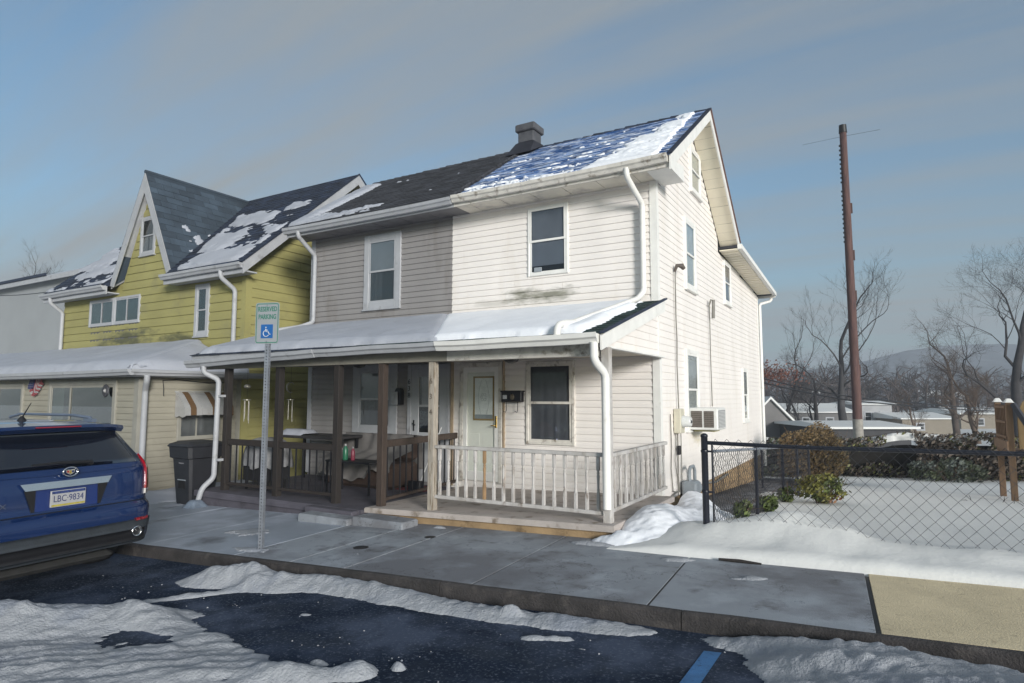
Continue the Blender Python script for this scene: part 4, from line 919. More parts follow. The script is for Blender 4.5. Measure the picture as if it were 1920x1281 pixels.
# annex
AF = 6.60; AX = -11.98; AX0 = -24.0; AT = 2.08
FA = Fr((0, AF, 0), (1, 0, 0)); FAR = Fr((AX, 0, 0), (0, 1, 0))
b = B(); b.box(AX0, AX - .002, AF + .002, YF - .03, -.6, AT); b.build('annex_wall', cream_siding, HY)
siding(HY, FA, AX0 + 5, AX - .12, -.05, AT, .118, cream_siding, [(-15.34, -12.71, .62, 2.0), (-19.0, -16.55, .62, 1.98)])
siding(HY, FAR, AF + .11, YF - .14, -.05, AT, .118, cream_siding, [(7.36, 8.28, .83, 1.78)])
for Fx, u0, u1, d1 in ((FA, AX - .12, AX + .028, .03), (FAR, AF - .028, AF + .11, .026), (FAR, YF - .14, YF - .03, .026)):
    b = B(); Fx.box(b, u0, u1, .0, d1, -.2, AT); b.build('corner_board', M('dull_cream_trim', (.30, .29, .255), .6, .08, 5), HY)
wA = window(HY, FA, -15.35, -12.70, .61, 2.01, M('dull_cream_trim', (.32, .3, .25)), .09, .05, .05, vertical=True, split=.33, fill='none', sill=False, gm=Mglass('street_window_glass', (.55, .6, .58), 1., .22))
curtain(wA, FA, -15.2, -14.75, .7, 1.92, .012, curtain_white, 5, .004)
window(HY, FA, -19.0, -16.54, .61, 1.98, M('dull_cream_trim', (.32, .3, .25)), .07, .05, .05, vertical=True, fill='none', sill=False, gm=Mglass('street_window_glass'))
window(HY, FAR, 7.35, 8.29, .82, 1.79, M('dull_cream_trim', (.32, .3, .25)), .05, .05, .03, vertical=True, split=.42, fill='curtain', sill=False)
# annex roof, hipped at its right end
e0 = Vector((AX + .28, AF - .32, 2.19)); hipx = -13.5; topz = 2.88
deck(HY, [(AX0, AF - .32, 2.19), e0, (hipx, YF - .03, topz), (AX0, YF - .03, topz)], .07, dimmed_trim, 'annex_roof')
deck(HY, [e0, (AX + .28, YF - .03, 2.19), (hipx, YF - .03, topz)], .07, navy_shingle, 'annex_roof')
aV = Vector((0, YF - .03 - (AF - .32), topz - 2.19)); aL = aV.length; aw = e0.x - AX0
def snowA(u, v):
    d = np.minimum(v - .02 - .03 * vn(u * 4, u * 0, 1), aw - u - (e0.x - hipx) * v / aL + .12); n = fbm(u * 1.5, v * 1.5, 71)
    return np.where(d > 0, np.minimum(.10 + .05 * n, np.sqrt(np.maximum(d, 0)) * .3), -1)
snowfield('snow', HY, (AX0, AF - .32, 2.19), (1, 0, 0), aV, aw, aL, .06, snowA, snow_dimmed)
aV2 = Vector((hipx - (AX + .28), 0, topz - 2.19)); aL2 = aV2.length; aw2 = YF - .03 - (AF - .32)
def snowA2(u, v):
    d = np.minimum(np.minimum(v - .02, u - aw2 * v / aL2 + .1), (aw2 - .12 - u) + .35 * (1 - v / aL2)); n = fbm(u * 1.5, v * 1.5, 72)
    return np.where(d > 0, np.minimum(.10 + .05 * n, np.sqrt(np.maximum(d, 0)) * .3), -1)
snowfield('snow', HY, e0, (0, 1, 0), aV2, aw2, aL2, .05, snowA2, snow_dimmed)
gutter(HY, (AX0, AF - .31, 2.19), (AX + .36, AF - .31, 2.19), (0, -1, 0), dimmed_trim, .11, .02); gutter(HY, (AX + .27, AF - .36, 2.188), (AX + .27, YF + .3, 2.188), (1, 0, 0), dimmed_trim, .108)
B().box(AX + .03, AX + .27, AF - .30, YF - .04, 2.06, 2.075).build('soffit', dimmed_trim, HY); B().box(AX0, AX + .03, AF - .30, AF - .03, 2.06, 2.075).build('soffit', dimmed_trim, HY)
spout(HY, [(AX + .33, AF - .05, 2.08), (AX + .33, AF - .05, 1.98), (AX + .10, AF + .06, 1.82), (AX + .09, AF + .06, -.1)], dimmed_trim, .055)
# awning: separate metal slats, white and brown
awn = B(); aw_w = M('awning_white', (.36, .36, .36), .5, .1, 5, dirt=((.2, .14, .08), 4, .6, .6)); aw_b = M('awning_brown', (.13, .075, .035), .55, .15, 5)
aroot = B().box(AX + .022, AX + .035, 7.28, 8.36, 1.77, 1.80).build('awning', aw_w, HY)
for k in range(9):
    y0 = 7.30 + k * .117; y1 = y0 + .115; pts = []
    prof = [(.03, 1.78), (.12, 1.72), (.32, 1.52), (.36, 1.46), (.37, 1.32)]
    z = .006 * (k % 2); b = B(); n = len(prof)
    vs = [(AX + d + z, y, zz + z) for y in (y0, y1) for d, zz in prof] + [(AX + d - .008 + z, y, zz + z - .004) for y in (y0, y1) for d, zz in prof]
    fs = [(i, i + 1, n + i + 1, n + i) for i in range(n - 1)] + [(2 * n + i, 3 * n + i, 3 * n + i + 1, 2 * n + i + 1) for i in range(n - 1)] + [(i, 2 * n + i, 2 * n + i + 1, i + 1) for i in range(n - 1)] + [(n + i, n + i + 1, 3 * n + i + 1, 3 * n + i) for i in range(n - 1)] + [(n - 1, 2 * n - 1, 4 * n - 1, 3 * n - 1)]
    b.add(vs, fs).build('awning_slat', aw_b if k in (1, 5, 8) else aw_w, aroot)
for y in (7.295, 8.345):
    B().prism([(AX + d, y, zz) for d, zz in ((.03, 1.78), (.12, 1.72), (.32, 1.52), (.36, 1.46), (.37, 1.30), (.28, 1.28), (.18, 1.31), (.08, 1.28), (.03, 1.30))], (0, .008, 0)).build('awning_side', aw_w if y < 8 else aw_b, aroot)
B().tube([FAR.p(7.05, .04, 1.70), FAR.p(7.05, .03, 1.85), FAR.p(7.02, .04, 2.0), FAR.p(7.3, .04, 2.02), FAR.p(8.0, .04, 1.97), FAR.p(8.5, .04, 2.0)], .009, 5).build('cable', black_metal, HY)

# flag bunting
fl = thing('flag', 'stars and stripes cloth bunting hung over the annex window wall', 'flag', FA.p(-15.9, .1, 1.7))
def cloth(u0, u1, v0, v1, mat, name, n=14, nv=6, sw=.03):
    vs = []; 
    for j in range(nv + 1):
        for i in range(n + 1):
            s, t = i / n, j / nv; u = u0 + (u1 - u0) * s; v = v1 + (v0 - v1) * t
            vs.append(FA.p(u, .09 + sw * math.sin(s * 9 + t * 2) * (.3 + t), v - .02 * math.sin(s * 7) * t))
    b = B().add(vs, [(j * (n + 1) + i, j * (n + 1) + i + 1, (j + 1) * (n + 1) + i + 1, (j + 1) * (n + 1) + i) for j in range(nv) for i in range(n)], True); return b.build(name, mat, fl)
fred, fwhite, fblue = M('flag_red', (.22, .05, .06), .8), M('flag_white', (.28, .27, .28), .8), M('flag_blue', (.025, .03, .09), .8)
cloth(-16.12, -15.87, 1.86, 2.09, fblue, 'blue_field')
for k in range(7):
    cloth(-15.865 + k * .042, -15.827 + k * .042, 1.74 + k * .035, 2.09, fred if k % 2 == 0 else fwhite, 'stripe', 3)
for k in range(3): cloth(-16.05 + k * .05, -15.87, 1.80 - k * .045, 1.853 - k * .045, fred if k % 2 == 0 else fwhite, 'stripe', 8, 2)
stars = B()
for j in range(4):
    for i in range(5): stars.lathe([(.009, 0), (.009, .002)], 5, Matrix.Translation(FA.p(-16.09 + i * .05, .135, 1.90 + j * .05)) @ Matrix.Rotation(RAD(90), 4, 'X'))
stars.build('stars', fwhite, fl, kind='stuff')
# black and silver ball decoration in the annex window
dd = thing('window_ornament', 'round grey mask ornament hanging in the corner of the annex window', 'ornament', FA.p(-12.95, .06, 1.8))
b = B(); b.lathe([(.0, -.02), (.10, -.015), (.13, 0), (.10, .02), (0, .03)], 14, Matrix.Translation(FA.p(-12.98, .09, 1.80)) @ Matrix.Rotation(RAD(90), 4, 'X')); b.build('disc', M('ornament_grey', (.06, .06, .07), .5, .6, 20), dd)
b = B(); b.lathe([(.0, 0), (.05, .004), (.0, .03)], 10, Matrix.Translation(FA.p(-12.96, .115, 1.80)) @ Matrix.Rotation(RAD(90), 4, 'X')); b.build('face', M('ornament_light', (.4, .4, .4), .4, .4, 20), dd)

# large pale building further along
HP = thing('building', 'large plain pale rendered building behind the yellow house', 'building', (-40, 16, -1))
b = B(); b.box(-60, -26, 16, 30, -2, 7.9); b.build('wall', pale_stucco, HP)
b = B(); b.prism([(-60.4, 15.6, 7.9), (-60.4, 15.6, 8.05), (-60.4, 23, 9.6), (-60.4, 30.4, 8.05), (-60.4, 30.4, 7.9)], (35, 0, 0)); b.build('roof', snow_dimmed, HP)
b = B(); b.box(-60.4, -25.4, 15.55, 15.6, 7.75, 7.98); b.build('fascia', dimmed_trim, HP)
b = B(); b.box(-60.4, -37.5, 15.5, 15.56, 8.02, 8.16); b.build('roof_edge', navy_shingle, HP)
def wire(name, pts, r, label, cat='cable', group=None, sag=.0, n=14, mat=None):
    P = [Vector(p) for p in pts]; Q = []
    for a, c in zip(P[:-1], P[1:]):
        for k in range(n): t = k / n; q = a.lerp(c, t); Q.append(q - Vector((0, 0, sag * 4 * t * (1 - t))))
    Q.append(P[-1]); o = B().tube(Q, r, 4).build(name, mat or black_metal); return tag(o, label, cat, group)
wire('service_cable', [at(-40, 552, 26), at(128, 541, 19)], .014, 'thin black cable running to the eave of the yellow house', sag=.12)
# ------------------------------------------------------------------ things on and by the porches
gp_ = .105
sofa = thing('covered_sofa', 'brown porch sofa under a pale crumpled sheet on the grey porch', 'sofa', (-7.9, 8.5, gp_))
sheet = M('pale_dust_sheet', (.17, .16, .155), .9, .12, 4, .3, 20)
def lump(name, x0, x1, y0, y1, z0, z1, mat, parent, seed, res=.06, amp=.05, edge=.12):
    xs = np.arange(x0, x1 + 1e-6, res); ys = np.arange(y0, y1 + 1e-6, res); X, Y = np.meshgrid(xs, ys)
    d = np.minimum(np.minimum(X - x0, x1 - X), np.minimum(Y - y0, y1 - Y))
    s = np.clip(d / edge, 0, 1); s = s * s * (3 - 2 * s)
    Z = z0 + (z1 - z0) * s + amp * (fbm(X * 4, Y * 4, seed) - .5) * s
    return grid_mesh(name, xs, ys, Z, mat, None, parent)
B().bev(-8.75, -7.15, 8.20, 8.98, gp_, gp_ + .42, .06).build('seat', M('brown_upholstery', (.05, .03, .022), .9, .2, 6), sofa)
B().bev(-8.72, -7.18, 8.72, 9.0, gp_ + .42, gp_ + .80, .08).build('backrest', M('brown_upholstery', (.05, .03, .022)), sofa)
# sheet: draped with a ragged lower hem
vs = []; n = 40; m = 12; path = [(9.0, .3), (8.99, .88), (8.72, .90), (8.66, .62), (8.22, .52), (8.16, .46), (8.14, .40), (8.13, .34), (8.12, .29), (8.115, .24), (8.11, .20), (8.105, .16), (8.10, .13)]
for i in range(n + 1):
    x = -8.78 + 1.66 * i / n; cut = .14 + .10 * math.sin(i * .23 + 1.0) + .04 * math.sin(i * .9) + (.28 * max(0, (i - 26) / 14))
    for j, (y, z) in enumerate(path):
        zz = max(z, cut + .0) if j > 4 else z
        vs.append((x + .02 * math.sin(j * 1.3 + i * .4), y + .018 * math.sin(i * .8 + j * .6), gp_ + zz + .015 * math.sin(i * .6 + j)))
q = len(path); B().add(vs, [(i * q + j, i * q + j + 1, (i + 1) * q + j + 1, (i + 1) * q + j) for i in range(n) for j in range(q - 1)], True).build('sheet', sheet, sofa)

tb = thing('side_table', 'low black metal table with bottles on the grey porch', 'table', (-7.6, 7.75, gp_))
B().bev(-8.05, -7.05, 7.55, 7.95, gp_ + .50, gp_ + .53, .006).build('tabletop', black_metal, tb)
for x in (-8.02, -7.08):
    for y in (7.58, 7.92): B().box(x - .014, x + .014, y - .014, y + .014, gp_, gp_ + .50).build('leg', black_metal, tb)
for nm, x, r, h, c, lab in (('bottle', -7.75, .045, .26, (.02, .13, .07), 'green plastic bottle standing on the black porch table'), ('bottle', -7.58, .035, .22, (.22, .03, .06), 'pink red bottle standing on the black porch table'), ('jug', -7.90, .06, .27, (.34, .34, .35), 'white plastic jug standing on the black porch table')):
    t = thing(nm, lab, nm, (x, 7.72, gp_ + .53)); mt = Matrix.Translation((x, 7.72, gp_ + .53))
    B().lathe([(r * .9, 0), (r, .01), (r, h * .65), (r * .5, h * .82), (r * .35, h * .9)], 12, mt).build('body', M('plastic_%d' % int(c[1] * 1000), c, .35), t)
    B().lathe([(r * .4, h * .88), (r * .4, h), (r * .36, h * 1.01)], 10, mt).build('cap', M('cap_grey', (.3, .3, .3), .5), t)
gr = thing('covered_grill', 'pale plastic sheet wrapped over a grill behind the brown railing', 'grill', (-9.2, 7.4, gp_))
b = B(); mt = Matrix.Translation((-9.25, 7.35, gp_)); b.box(-.3, .3, -.25, .25, .15, .42, mt)
for sx in (-1, 1):
    for sy in (-1, 1): b.box(sx * .26 - .02, sx * .26 + .02, sy * .2 - .02, sy * .2 + .02, 0, .16, mt)
b.build('frame', M('dark_grill', (.02, .02, .022), .6), gr)
vs = []; n = 36; prof = [(.02, .86), (.2, .87), (.40, .82), (.50, .70), (.54, .55), (.56, .44), (.55, .38)]
for j, (r, z) in enumerate(prof):
    for k in range(n):
        a = 2 * math.pi * k / n; rr = r * (1 + .07 * math.sin(k * 2.1) * (j / 6) + .04 * math.sin(k * 5)); vs.append((-9.25 + rr * .85 * math.cos(a), 7.35 + rr * .62 * math.sin(a), gp_ + z + .03 * math.sin(k * 1.3) * (j / 6)))
B().add(vs, [(j * n + k, j * n + (k + 1) % n, (j + 1) * n + (k + 1) % n, (j + 1) * n + k) for j in range(len(prof) - 1) for k in range(n)], True).build('plastic_sheet', M('crumpled_plastic', (.26, .26, .27), .5, .3, 9, .6, 14), gr)
tbl = thing('patio_table', 'dark covered table with snow on it at the far end of the porch of the dimmed half', 'table', (-9.0, 8.4, gp_))
B().bev(-9.9, -8.3, 8.0, 8.75, gp_ + .82, gp_ + .87, .01).build('tabletop', M('dark_cover', (.03, .028, .03), .7, .3, 5), tbl)
for x in (-9.8, -8.4):
    for y in (8.1, 8.65): B().box(x - .02, x + .02, y - .02, y + .02, gp_, gp_ + .82).build('leg', black_metal, tbl)
lump('snow', -9.85, -9.15, 8.02, 8.5, gp_ + .87, gp_ + .97, snow_dimmed, tbl, 5)['kind'] = 'stuff'
br = thing('broom', 'broom with a white handle leaning by the dividing rail', 'broom', (-6.75, 8.2, gp_))
B().tube([(-6.72, 8.35, gp_ + .02), (-6.60, 8.85, gp_ + 1.05)], .012, 6).build('handle', M('white_handle', (.5, .5, .5), .4), br)
B().bev(-6.86, -6.60, 8.27, 8.37, gp_, gp_ + .18, .01).build('head', black_metal, br)
dm = B(); dm.bev(-7.4, -6.6, 8.35, 8.85, gp_ + .001, gp_ + .015, .004); tag(dm.build('doormat', M('red_pattern_mat', (.16, .03, .035), .95, .3, 30, dirt=((.03, .02, .02), 22, .52, .9))), 'dark red patterned doormat at the dimmed storm door', 'doormat')
# chimes hanging at the end of the grey porch
def chime(y, label, tone, moon):
    X0 = -10.12; t = thing('wind_chime', label, 'wind chime', (X0, y, 1.0)); me = M('chime_metal', (.42, .40, .36), .35, .2, 9, metal=.6)
    B().tube([(X0, y, 2.28), (X0, y, 1.95)], .003, 4).build('cord', black_metal, t)
    if moon: B().tube([(X0, y + .10 * math.cos(a), 1.87 + .10 * math.sin(a)) for a in [RAD(40 + 28 * k) for k in range(10)]], [.004 + .014 * math.sin(k / 9 * math.pi) for k in range(10)], 6).build('moon', me, t)
    else: B().lathe([(.0, 0), (.05, .01), (.07, .04), (.04, .07), (0, .08)], 10, Matrix.Translation((X0, y, 1.84))).build('bell', me, t)
    B().lathe([(.07, 0), (.07, .015)], 12, Matrix.Translation((X0, y, 1.62))).build('disc', me, t)
    B().tube([(X0, y, 1.84), (X0, y, 1.63)], .003, 4).build('cord', black_metal, t)
    for k, L in enumerate((.36, .42, .33, .38)):
        a = k * math.pi / 2; B().tube([(X0 + .05 * math.cos(a), y + .05 * math.sin(a), 1.61), (X0 + .05 * math.cos(a), y + .05 * math.sin(a), 1.61 - L)], .008, 6).build('chime_tube', me, t)
chime(7.55, 'bell wind chime with metal tubes at the open end of the grey porch', 0, False)
chime(8.55, 'crescent moon wind chime at the open end of the grey porch', 0, True)
ro = thing('hanging_ornament', 'string of red heart ornaments beside the moon wind chime', 'ornament', (-10.1, 8.25, 1.2))
B().tube([(-10.1, 8.25, 2.28), (-10.1, 8.25, 1.25)], .003, 4).build('cord', black_metal, ro)
for z in (1.75, 1.42, 1.30): B().lathe([(0, -.035), (.04, 0), (.025, .03), (0, .02)], 8, Matrix.Translation((-10.1, 8.25, z))).build('heart', M('red_plastic', (.45, .02, .01), .4), ro)

# trash bin
bx, by = -10.42, 6.80; bz = sidewalk_z(bx)
tr = thing('trash_bin', 'black wheeled trash bin between the annex and the grey porch', 'trash bin', (bx, by, bz))
bin_m = M('black_bin_plastic', (.022, .023, .028), .5, .2, 6, .15, 40)
b = B(); rings = []
for z, w, d in ((0, .20, .22), (.03, .21, .23), (.78, .27, .29), (.80, .31, .33), (.98, .325, .345), (.99, .30, .32)):
    rings += [(bx + sx * w * q, by + sy * d * p, bz + z) for sx, sy, q, p in ((-1, -1, .85, 1), (1, -1, .85, 1), (1, -1, 1, .85), (1, 1, 1, .85), (1, 1, .85, 1), (-1, 1, .85, 1), (-1, 1, 1, .85), (-1, -1, 1, .85))]
b.add(rings, [tuple(range(7, -1, -1))] + [(r * 8 + k, r * 8 + (k + 1) % 8, r * 8 + 8 + (k + 1) % 8, r * 8 + 8 + k) for r in range(5) for k in range(8)] + [tuple(range(40, 48))]); b.build('bin_body', bin_m, tr)
b = B(); rings = []
for z, w, d in ((.985, .335, .36), (1.005, .345, .37), (1.04, .32, .34), (1.075, .22, .25)):
    rings += [(bx + sx * w * q, by + sy * d * p, bz + z) for sx, sy, q, p in ((-1, -1, .85, 1), (1, -1, .85, 1), (1, -1, 1, .85), (1, 1, 1, .85), (1, 1, .85, 1), (-1, 1, .85, 1), (-1, 1, 1, .85), (-1, -1, 1, .85))]
b.add(rings, [tuple(range(7, -1, -1))] + [(r * 8 + k, r * 8 + (k + 1) % 8, r * 8 + 8 + (k + 1) % 8, r * 8 + 8 + k) for r in range(3) for k in range(8)] + [tuple(range(24, 32))]); b.build('lid', bin_m, tr)
B().box(bx - .07, bx + .07, by - .285, by - .27, bz + .70, bz + .74).build('label_plate', M('bin_label', (.22, .22, .23), .6, .4, 80), tr)
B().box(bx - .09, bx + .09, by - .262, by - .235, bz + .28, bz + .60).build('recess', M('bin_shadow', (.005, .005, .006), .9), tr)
B().tube([(bx - .11, by - .262, bz + .42), (bx + .11, by - .262, bz + .42)], .012, 6).build('lift_bar', grey_metal, tr)
for sx in (-1, 1):
    mt = Matrix.Translation((bx + sx * .25, by + .24, bz + .12)) @ Matrix.Rotation(RAD(90), 4, 'Y'); B().lathe([(.06, -.03), (.12, -.03), (.125, 0), (.12, .03), (.06, .03)], 14, mt).build('wheel', rubber, tr)
bag = lump('plastic_bag', -10.02, -9.72, 6.30, 6.62, sidewalk_z(-9.9) + .004, sidewalk_z(-9.9) + .13, M('pale_blue_plastic', (.17, .21, .27), .4, .3, 6, .5, 12), None, 8, .03, .06, .1)
tag(bag, 'crumpled pale plastic bag on the ice under the dimmed downspout', 'bag')

# parking sign
sp = Vector((-6.07, 4.78, sidewalk_z(-6.07)))
sg = thing('parking_sign', 'white reserved parking sign with green lettering and blue wheelchair square on perforated post', 'sign', sp)
SA = RAD(20); FS = Fr((sp.x, sp.y, sp.z), (math.cos(SA), math.sin(SA), 0))
# square tube post with real punched holes: two front strips and webs
pw = .024; b = B(); lean = .0
H_ = 2.76
def webface(o, R, N):
    o, R, N = Vector(o), Vector(R), Vector(N); Z = Vector((0, 0, 1))
    for s0, s1 in ((-pw, -.0065), (.0065, pw)): b.add([o + R * s0 + Z * -.05, o + R * s1 + Z * -.05, o + R * s1 + Z * H_, o + R * s0 + Z * H_], [(0, 1, 2, 3)])
    z = -.05
    while z < H_ - .02:
        b.add([o + R * -.0065 + Z * z, o + R * .0065 + Z * z, o + R * .0065 + Z * (z + .022), o + R * -.0065 + Z * (z + .022)], [(0, 1, 2, 3)]); z += .036
for R_, N_ in ((FS.R, FS.N), (-FS.N, FS.R), (FS.N, -FS.R), (-FS.R, -FS.N)): webface(sp + Vector(N_) * pw, R_, N_)
b.build('post', galv, sg)
def rrect(u0, u1, v0, v1, r, n=5):
    pts = []
    for cu, cv, a0 in ((u1 - r, v1 - r, 0), (u0 + r, v1 - r, 90), (u0 + r, v0 + r, 180), (u1 - r, v0 + r, 270)):
        for k in range(n + 1): a = RAD(a0 + 90 * k / n); pts.append((cu + r * math.cos(a), cv + r * math.sin(a)))
    return pts
sgw = M('sign_white', (.28, .30, .32), .4, .05, 5); sgg = M('sign_green', (.02, .16, .11), .45, .1, 5); sgb = M('sign_blue', (.012, .10, .32), .45, .08, 5)
V0, V1, HWd = 2.32, 2.80, .15
b = B(); b.prism([FS.p(u, .027, v) for u, v in rrect(-HWd, HWd, V0, V1, .03)], FS.N * .003); b.build('plate', sgw, sg)
outer = rrect(-HWd + .010, HWd - .010, V0 + .010, V1 - .010, .025); inner = rrect(-HWd + .019, HWd - .019, V0 + .019, V1 - .019, .018); n = len(outer)
b = B(); b.add([FS.p(u, .0312, v) for u, v in outer + inner], [(k, (k + 1) % n, n + (k + 1) % n, n + k) for k in range(n)]); b.build('border', sgg, sg)
text(sg, 'RESERVED', .078, FS, 0, .0312, 2.722, sgg, .0008, 'lettering', sx=.69, bold=.0016); text(sg, 'PARKING', .078, FS, 0, .0312, 2.632, sgg, .0008, 'lettering', sx=.69, bold=.0016)
b = B(); b.prism([FS.p(u, .0304, v) for u, v in ((-.075, 2.385), (.075, 2.385), (.075, 2.545), (-.075, 2.545))], FS.N * .0016); bs_ = b.build('symbol_panel', sgb, sg)
b = B(); P = lambda u, v: FS.p(u, .0335, v)
def stroke(pts, w): b.tube([P(*p) for p in pts], w, 6)
vv_ = .485; P = lambda u, v: FS.p(u, .0335, v + vv_); stroke([(-.012, 2.030), (-.012, 2.022)], .010); stroke([(-.014, 2.010), (-.010, 1.975), (.020, 1.973), (.034, 1.942), (.048, 1.946)], .0055); stroke([(-.010, 1.993), (.014, 1.992)], .005)
stroke([(-.008 + .036 * math.cos(RAD(a)), 1.955 + .036 * math.sin(RAD(a))) for a in range(110, 350, 20)], .0052)
b.build('wheelchair_symbol', M('symbol_white', (.55, .57, .6), .45), bs_)
for v in (V1 - .028, V0 + .028):
    b = B(); b.lathe([(.010, 0), (.010, .004), (.005, .006)], 6, Matrix.Translation(FS.p(0, .030, v)) @ Matrix.Rotation(SA, 4, 'Z') @ Matrix.Rotation(RAD(90), 4, 'X')); b.build('bolt', galv, sg)

# fence
fx0, fy0 = -1.64, 6.94
fz0 = sidewalk_z(fx0)
fen = thing('chain_link_fence', 'black chain link fence running along the snowy yard beside the sidewalk', 'fence', (fx0, fy0, fz0))
fen2 = thing('chain_link_fence', 'black chain link fence running back between the house and the yard', 'fence', (fx0, fy0 + .2, fz0))
def chain(parent, p, q, z_b, z_t, cell=.060, r=.0026, mat=fence_black):
    """diamond mesh made of zig-zag wires; z_b / z_t are functions of 0..1"""
    p, q = Vector(p), Vector(q); d = q - p; L = d.length; n = int(L / cell); s = Vector((d.y, -d.x, 0)).normalized(); b = B()
    for k in range(n + 1):
        for ph in (0,):
            pts = []; z = 0; j = 0; t0 = k / n; zb, zt = z_b(t0), z_t(t0); rows = int((zt - zb) / (cell * 1.05))
            for j in range(rows + 2):
                t = min(1, max(0, (k + (.5 if (j + k) % 2 else -.5) * 1.0) / n)); c = p + d * t; pts.append(Vector((c.x, c.y, zb + (zt + .02 - zb) * j / (rows + 1))) + s * (.003 if j % 2 else -.003))
            b.tube(pts, r, 3, cap=False)
    return b.build('chain_link_mesh', mat, parent, kind='stuff')
fxe = 5.2
def fpost(parent, x, y, z0, z1, r=.028, cap=True):
    b = B(); m = Matrix.Translation((x, y, 0)); b.lathe([(r, z0), (r, z1 - .01), (r * 1.1, z1 - .008), (r * 1.1, z1 + .012), (r * .5, z1 + .03), (.002, z1 + .032)], 10, m); return b.build('post', fence_black, parent)
p0 = fpost(fen, fx0, fy0, fz0 - .1, fz0 + 1.14, .036)
fyr = lambda x: fy0 + .02 * (x - fx0)
for x in (1.17, 3.6): fpost(fen, x, fyr(x), sidewalk_z(x) - .2, sidewalk_z(x) + 1.02, .028)
b = B(); b.tube([(fx0, fy0, fz0 + 1.07), (-.6, fyr(-.6), fz0 + 1.055), (1.17, fyr(1.17), fz0 + 1.07), (3.6, fyr(3.6), fz0 + 1.13), (fxe, fyr(fxe), fz0 + 1.17)], .021, 8); b.build('top_rail', fence_black, fen)
zrail = lambda x: fz0 + 1.065 + .018 * max(0, (x - 1.17))
chain(fen, (fx0 + .09, fyr(fx0) - .026, 0), (fxe, fyr(fxe) - .026, 0), lambda t: sidewalk_z(fx0 + t * (fxe - fx0)) + .05, lambda t: zrail(fx0 + t * (fxe - fx0)) + .03)
B().tube([(fx0 + .085, fy0 - .02, fz0 + 1.06), (fx0 + .085, fy0 - .02, fz0 + .0)], .011, 6).build('tension_bar', fence_black, fen)
for z in (.98, .55, .12):
    b = B(); b.lathe([(.040, z - .012), (.042, z), (.040, z + .012)], 10, Matrix.Translation((fx0, fy0, fz0))); b.box(.03, .10, -.028, -.012, z - .01, z + .01, Matrix.Translation((fx0, fy0, fz0))); b.build('tension_band', fence_black, fen)
side = [(-1.60, 7.12), (-1.50, 9.30), (-1.42, 11.4), (-1.33, 12.7), (-1.24, 13.9)]
for x, y in side[1:]: fpost(fen2, x, y, ground_z(x, y) - .2, ground_z(x, y) + .98, .024)
for (xa, ya), (xb, yb) in zip(side[:-1], side[1:]):
    za, zb = ground_z(xa, ya), ground_z(xb, yb)
    B().tube([(xa, ya, za + .97), (xb, yb, zb + .97)], .018, 6).build('top_rail', galv, fen2)
    chain(fen2, (xa, ya, 0), (xb, yb, 0), lambda t: za + (zb - za) * t + .03, lambda t: za + (zb - za) * t + .97, .05, .0026)
# return section closing the side run
xa, ya = side[-1]; fpost(fen2, -2.2, 14.4, ground_z(-2.2, 14.4) - .1, ground_z(-2.2, 14.4) + .98, .024)
chain(fen2, (xa, ya, 0), (-2.2, 14.4, 0), lambda t: ground_z(-1.7, 14) + .03, lambda t: ground_z(-1.7, 14) + .95, .05)
# ------------------------------------------------------------------ the parked car
CA = RAD(3); CR = Vector((-6.87, 3.19, 0)); CR.z = sidewalk_z(-8.0) - .128
CM = Matrix(((-math.cos(CA), math.sin(CA), 0, CR.x), (-math.sin(CA), -math.cos(CA), 0, CR.y), (0, 0, 1, CR.z), (0, 0, 0, 1)))
car = thing('parked_car', 'metallic blue crossover car parked at the kerb, seen from its rear', 'car', CM @ Vector((2.4, 0, 0)))
paint = M('metallic_blue_paint', (.003, .022, .10), .22, .08, 2, metal=.35, spec=.6, coat=1.0, dirt=((.02, .04, .12), 5, .66, .25))
chrome = M('chrome', (.72, .72, .74), .12, .05, 5, metal=1.0); carglass = M('dark_car_glass', (.006, .008, .014), .04, .1, 3, spec=.9, coat=.6)
blackpl = M('black_plastic', (.009, .009, .011), .5, .2, 9); greypl = M('grey_plastic', (.028, .034, .042), .55, .2, 9, .2, 60)
redlens = M('red_lens', (.26, .004, .012), .12, .15, 14, spec=.7, coat=.8); whitelens = M('clear_lens', (.5, .47, .46), .15, .2, 20, coat=.8)
LV = [(.355, .06, 4.76, .91), (.36, .035, 4.78, .925), (.44, .005, 4.82, .94), (.60, 0, 4.83, .955), (.70, .006, 4.82, .957), (.745, .02, 4.80, .956), (.765, .05, 4.79, .953), (.785, .078, 4.78, .95), (.95, .085, 4.72, .957), (1.05, .095, 4.55, .953), (1.12, .11, 3.95, .942), (1.17, .135, 3.6, .92), (1.25, .20, 3.3, .878), (1.38, .32, 3.0, .81), (1.50, .43, 2.75, .745), (1.56, .50, 2.6, .71), (1.61, .60, 2.4, .65), (1.645, .85, 2.1, .50), (1.652, 1.1, 1.8, .2)]
NE = 10.
def lv(z):
    if z <= LV[0][0]: return LV[0][1:]
    for a, c in zip(LV[:-1], LV[1:]):
        if z <= c[0]: t = (z - a[0]) / (c[0] - a[0]); return tuple(p + (q - p) * t for p, q in zip(a[1:], c[1:]))
    return LV[-1][1:]
def cs(t, z, off=0):
    xr, xf, w = lv(z); cx, a = (xr + xf) / 2, (xf - xr) / 2
    s, c = math.sin(t), math.cos(t)
    x = cx - a * math.copysign(abs(c) ** (2 / NE), c); y = -w * math.copysign(abs(s) ** (2 / NE), s)
    if off:
        e = 1e-3; p = cs(t + e, z) - cs(t - e, z); q = cs(t, z + e) - cs(t, z - e); n = p.cross(q)
        n = n.normalized() if n.length > 0 else Vector((0, 0, 1))
        return Vector((x, y, z)) + n * (-off if n.dot(Vector((x - cx, y, 0))) < 0 else off)
    return Vector((x, y, z))
